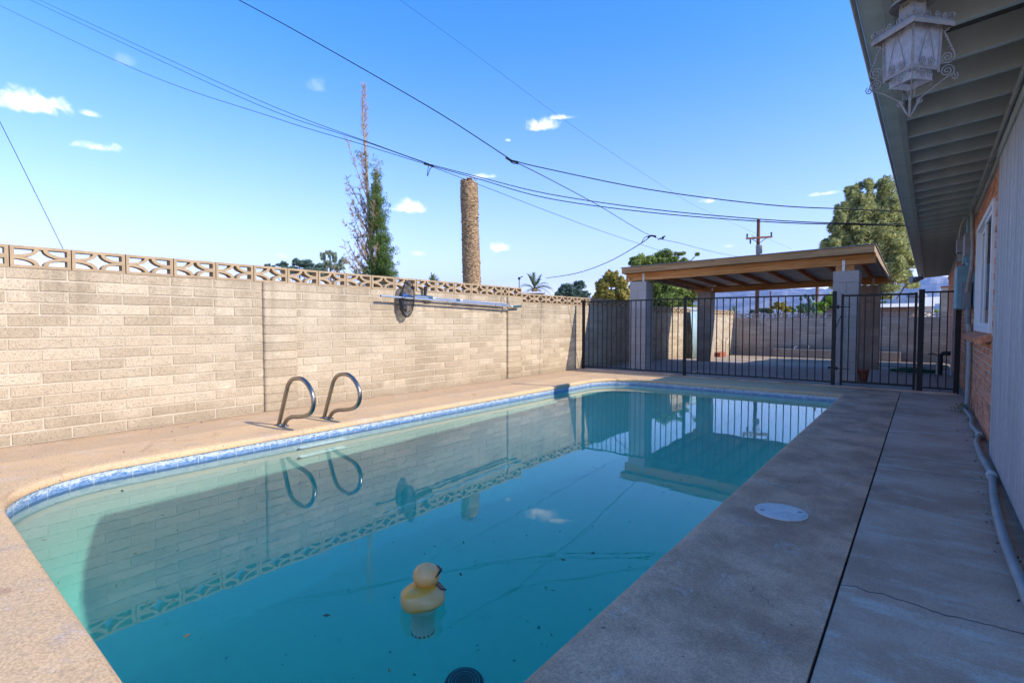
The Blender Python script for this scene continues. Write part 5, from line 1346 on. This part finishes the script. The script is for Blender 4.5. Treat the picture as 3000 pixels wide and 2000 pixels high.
m = MB(); m.lathe([(.0005, 0), (.22, .02), (.24, .10), (.24, .62), (.25, .64), (.20, .70), (.0005, .72)], rx*-.12-ry*.42+Vector((0, 0, zpix(747, D)+.3)), 18); m.build('transformer', 'meter_light', t)
m = MB(); m.tube(spline([fr+ax*-L_*.6+Vector((0, 0, za+.2)), rx*-.2-ry*.4+Vector((0, 0, za-.3)), rx*-.2-ry*.4+Vector((0, 0, za-.9))], 5), .015, 4); m.build('lead', 'wire', t)
D = 110; t = thing('utility_pole', 'thin distant utility pole seen through the fence against the mountains', 'utility pole', ground_at(2256, D))
m = MB(); m.tube([(0, 0, 0), (0, 0, zpix(853, D)+.3)], [.2, .15], 8); m.build('mast', 'pole_wood', t)
m = MB(); m.obox((0, -.1, zpix(869, D)+.3), rx+Vector((0, 0, .15)), (0, 0, 1), ry, 1.1, .08, .07); m.build('crossarm', 'pole_wood', t)
D = 60; t = thing('utility_pole', 'plain brown pole just left of the right block pillar, behind the cactus', 'utility pole', ground_at(2392, D))
m = MB(); m.tube([(0, 0, 0), (0, 0, 9.5)], [.2, .15], 8); m.build('mast', 'pole_wood', t)
t = thing('yard_light', 'thin lamp post beside the date palm, above the end of the high wall', 'lamp post', ground_at(1521, 36))
D = 36; m = MB(); m.tube([(0, 0, 0), (0, 0, zpix(818, D)+.3)], .03, 6); m.build('mast', 'wire', t); m = MB(); m.lathe([(.0005, 0), (.09, .03), (.09, .12), (.03, .2), (.0005, .22)], (0, 0, zpix(820, D)+.3), 10); m.tube([(0, 0, zpix(815, D)+.3), (.25, .1, zpix(812, D)+.35)], .03, 5); m.build('lamp_head', 'wire', t)
D = 27; nb = thing('neighbour_house', 'low neighbouring house with a pale blue fascia and brown shingle roof behind the far wall', 'house', ground_at(2670, D))
NP = lambda x, y, e=0: rx*wpix(x-2670, D)+ry*e+Vector((0, 0, zpix(y, D)+.3))
m = MB(); a, b_ = NP(2560, 894), NP(2735, 890)
m.obox((a+b_)/2+Vector((0, 0, -.03)), b_-a, (0, 0, 1), ry, (b_-a).length/2, .09, .05); m.build('fascia', 'white_paint', nb)
m = MB(); m.obox((a+b_)/2+ry*2.2+Vector((0, 0, .0)), b_-a, ry, (0, 0, 1), (b_-a).length/2, 2.2, .03); m.build('roof', 'shingle', nb)
m = MB(); m.obox((a+b_)/2+ry*2.6+Vector((0, 0, -1.2)), b_-a, ry, (0, 0, 1), (b_-a).length/2-.3, 2, 1.1); m.build('wall', 'shingle', nb)
m = MB(); a, b_ = NP(2712, 880, .6), NP(2790, 878, .6); m.obox((a+b_)/2+ry*2, b_-a, ry, (0, 0, 1), (b_-a).length/2, 2.2, .18); m.build('roof', 'white_paint', nb)
m = MB(); m.obox((a+b_)/2+ry*2+Vector((0, 0, -.7)), b_-a, ry, (0, 0, 1), (b_-a).length/2-.4, 1.9, .45); m.build('wall', 'neighbour_wall', nb)
m = MB(); m.lathe([(.45, 0), (.45, .12), (.30, .26), (.0005, .30)], NP(2722, 868, .9), 14); m.build('roof_vent', 'meter_light', nb)
D = 19.2; t = thing('block_pier', 'narrow sunlit block pier with a flat cap at the far corner of the house', 'pier', ground_at(2772, D, -.3))
b, mo = MB(), MB(); wd = .32; H_ = zpix(842, D)+.3
for o_, u, n_ in (((-wd/2, -wd/2, 0), (1, 0, 0), (0, -1, 0)), ((-wd/2, wd/2, 0), (0, -1, 0), (-1, 0, 0)), ((wd/2, -wd/2, 0), (0, 1, 0), (1, 0, 0)), ((wd/2, wd/2, 0), (-1, 0, 0), (0, 1, 0))):
    courses(b, mo, o_, u, n_, wd, 0, int(H_/BH), .4064, BH, (0, .2), depth=.005)
b.build('blocks', 'cmu', t); mo.build('mortar', 'mortar', t); m = MB(); m.box(-wd/2-.03, wd/2+.03, -wd/2-.03, wd/2+.03, int(H_/BH)*BH, int(H_/BH)*BH+.05); m.build('cap', 'terracotta', t)
D = 36; t = thing('neighbour_shed', 'low flat pale roof just above the sunlit wall under the ramada', 'building', ground_at(1995, D))
m = MB(); m.obox((0, 0, zpix(905, D)+.3), rx, ry, (0, 0, 1), wpix(45, D), 2, .06); m.build('roof', 'white_paint', t); m = MB(); m.obox((0, 0, (zpix(905, D)+.2)/2), rx, ry, (0, 0, 1), wpix(42, D), 1.8, (zpix(905, D)+.2)/2); m.build('wall', 'neighbour_wall', t)
D = 32; t = thing('neighbour_shed', 'pale roof edge glimpsed behind the date palm above the wall', 'building', ground_at(1560, D))
m = MB(); m.obox((0, 0, zpix(862, D)+.3), rx, ry, (0, 0, 1), wpix(32, D), 2, .05); m.build('roof', 'white_paint', t); m = MB(); m.obox((0, 0, (zpix(862, D)+.2)/2), rx, ry, (0, 0, 1), wpix(30, D), 1.8, (zpix(862, D)+.2)/2); m.build('wall', 'neighbour_wall', t)
# weeds by the pipe
for i, (x, y, s_, lab) in enumerate(((.405, 8.02, .10, 'small green weed at the foot of the upright pipe'), (.41, 6.15, .06, 'dry leafy weed where the ground pipe bends'), (.40, 7.2, .045, 'tiny weed behind the ground pipe'))):
    t = thing('weed', lab, 'weed', (x, y, 0), 0, 'weeds along the house wall'); m = MB()
    for k in range(60): a = R.uniform(0, 2*pi); q = Vector((abs(R.gauss(0, s_*.5))*-1+.02, R.gauss(0, s_*.9), R.uniform(.005, s_*.9))); leaf(m, q, s_*.32, (cos(a), sin(a), .6))
    m.build('leaves', 'leaf_weed', t)
# fallen leaves and grit
m = MB()
for k in range(420):
    rr_ = R.random()
    if rr_ < .45: q = Vector((R.uniform(.28, .40), R.uniform(2.6, 9.6), .004))
    elif rr_ < .85: q = Vector((WX+abs(R.gauss(0, .10))+.02, R.uniform(.4, 9.6), .004))
    else: q = Vector((R.uniform(-5.9, -4.9), R.uniform(.4, 9.6), .004))
    leaf(m, q+Vector((0, 0, R.uniform(0, .006))), R.uniform(.006, .022), (R.gauss(0, 1), R.gauss(0, 1), 0))
tag(m.build('leaf_litter', 'bark'), 'scattered dry leaf bits along the foot of the walls', 'leaf litter', kind='stuff')
m = MB()
for x, y in [(358, 1438), (1358, 1590), (548, 1863), (1350, 1684), (1650, 1640), (1615, 1860), (2020, 1398), (1600, 1720), (957, 1803), (1140, 1965), (1400, 1905)]:
    d_ = at(x, y, 1)-Vector((0, 0, CAMZ)); q = Vector((0, 0, CAMZ))+d_*((WATER_Z-CAMZ)/d_.z); leaf(m, q+Vector((0, 0, .003)), .03, (R.gauss(0, 1), R.gauss(0, 1), 0), aspect=.5)
tag(m.build('floating_leaves', 'bark'), 'a few small leaves floating on the pool', 'leaf litter', kind='stuff')

# ------------------------------------------------------------ mountains and air
m = MB(); NA, NRr = 260, 26; vs = []
for i in range(NRr+1):
    rad = 5200+2600*i/NRr
    for k in range(NA+1):
        px = 1300+2400*k/NA; a = math.atan((px-1500)/1500)
        prof_ = 62+38*min(1, max(0, (px-1500)/600))+42*math.exp(-((px-2760)/110)**2)+9*noise.noise(Vector((px*.012, 0, 0)))+5*noise.noise(Vector((px*.04, 3, 0)))
        crest = prof_/1500*cos(a)*rad*(1+.0)
        t_ = i/NRr; sh = sin(min(1, t_/.62)*pi/2)**1.3 if t_ < .62 else 1-.4*(t_-.62)
        x, y = -sin(YAW-a)*rad, cos(YAW-a)*rad
        rg = 1-abs(noise.noise(Vector((x*.0022, y*.0022, 1))))*1.6; rg2 = 1-abs(noise.noise(Vector((x*.006, y*.006, 5))))*1.6
        z = crest*sh*(.86+.10*rg+.05*rg2+.06*noise.noise(Vector((x*.012, y*.012, 2)))) if i else -20
        vs.append((x, y, z))
m.add(vs, [(i*(NA+1)+k, i*(NA+1)+k+1, (i+1)*(NA+1)+k+1, (i+1)*(NA+1)+k) for i in range(NRr) for k in range(NA)], smooth=False)
mt_, T = newmat('mountain_rock')
c_ = T.mix(T.ramp(T.noise(T.co, .004, 8, .7), .4, .6), (.05, .045, .045), (.22, .19, .17)); setin(T, 'Base Color', c_); setin(T, 'Roughness', .95)
struct(m.build('mountains', 'mountain_rock'))
for o in bpy.data.objects:
    if o.type == 'MESH' and (o.name.startswith(('pool_tile_band', 'pool_step')) or (o.parent and o.parent.name.startswith(('duck_float', 'pool_drain')))): o.cycles.is_caustics_receiver = True
HAZE = True
if HAZE:
    m = MB(); m.box(-8600, 8600, -3000, 8600, -22, 900); hz = m.build('haze', 'wire'); mh, T = newmat('haze_air'); T.n.remove(T.p)
    v = T.new('ShaderNodeVolumePrincipled', ins={'Color': (.36, .56, 1.0, 1), 'Density': HAZE_D if 'HAZE_D' in globals() else 1.0e-4, 'Anisotropy': .2}); T.l.new(v.outputs[0], T.out.inputs[1])
    hz.data.materials.clear(); hz.data.materials.append(mh); tag(hz, 'thin blue air haze in front of the distant mountains', 'haze', kind='stuff')
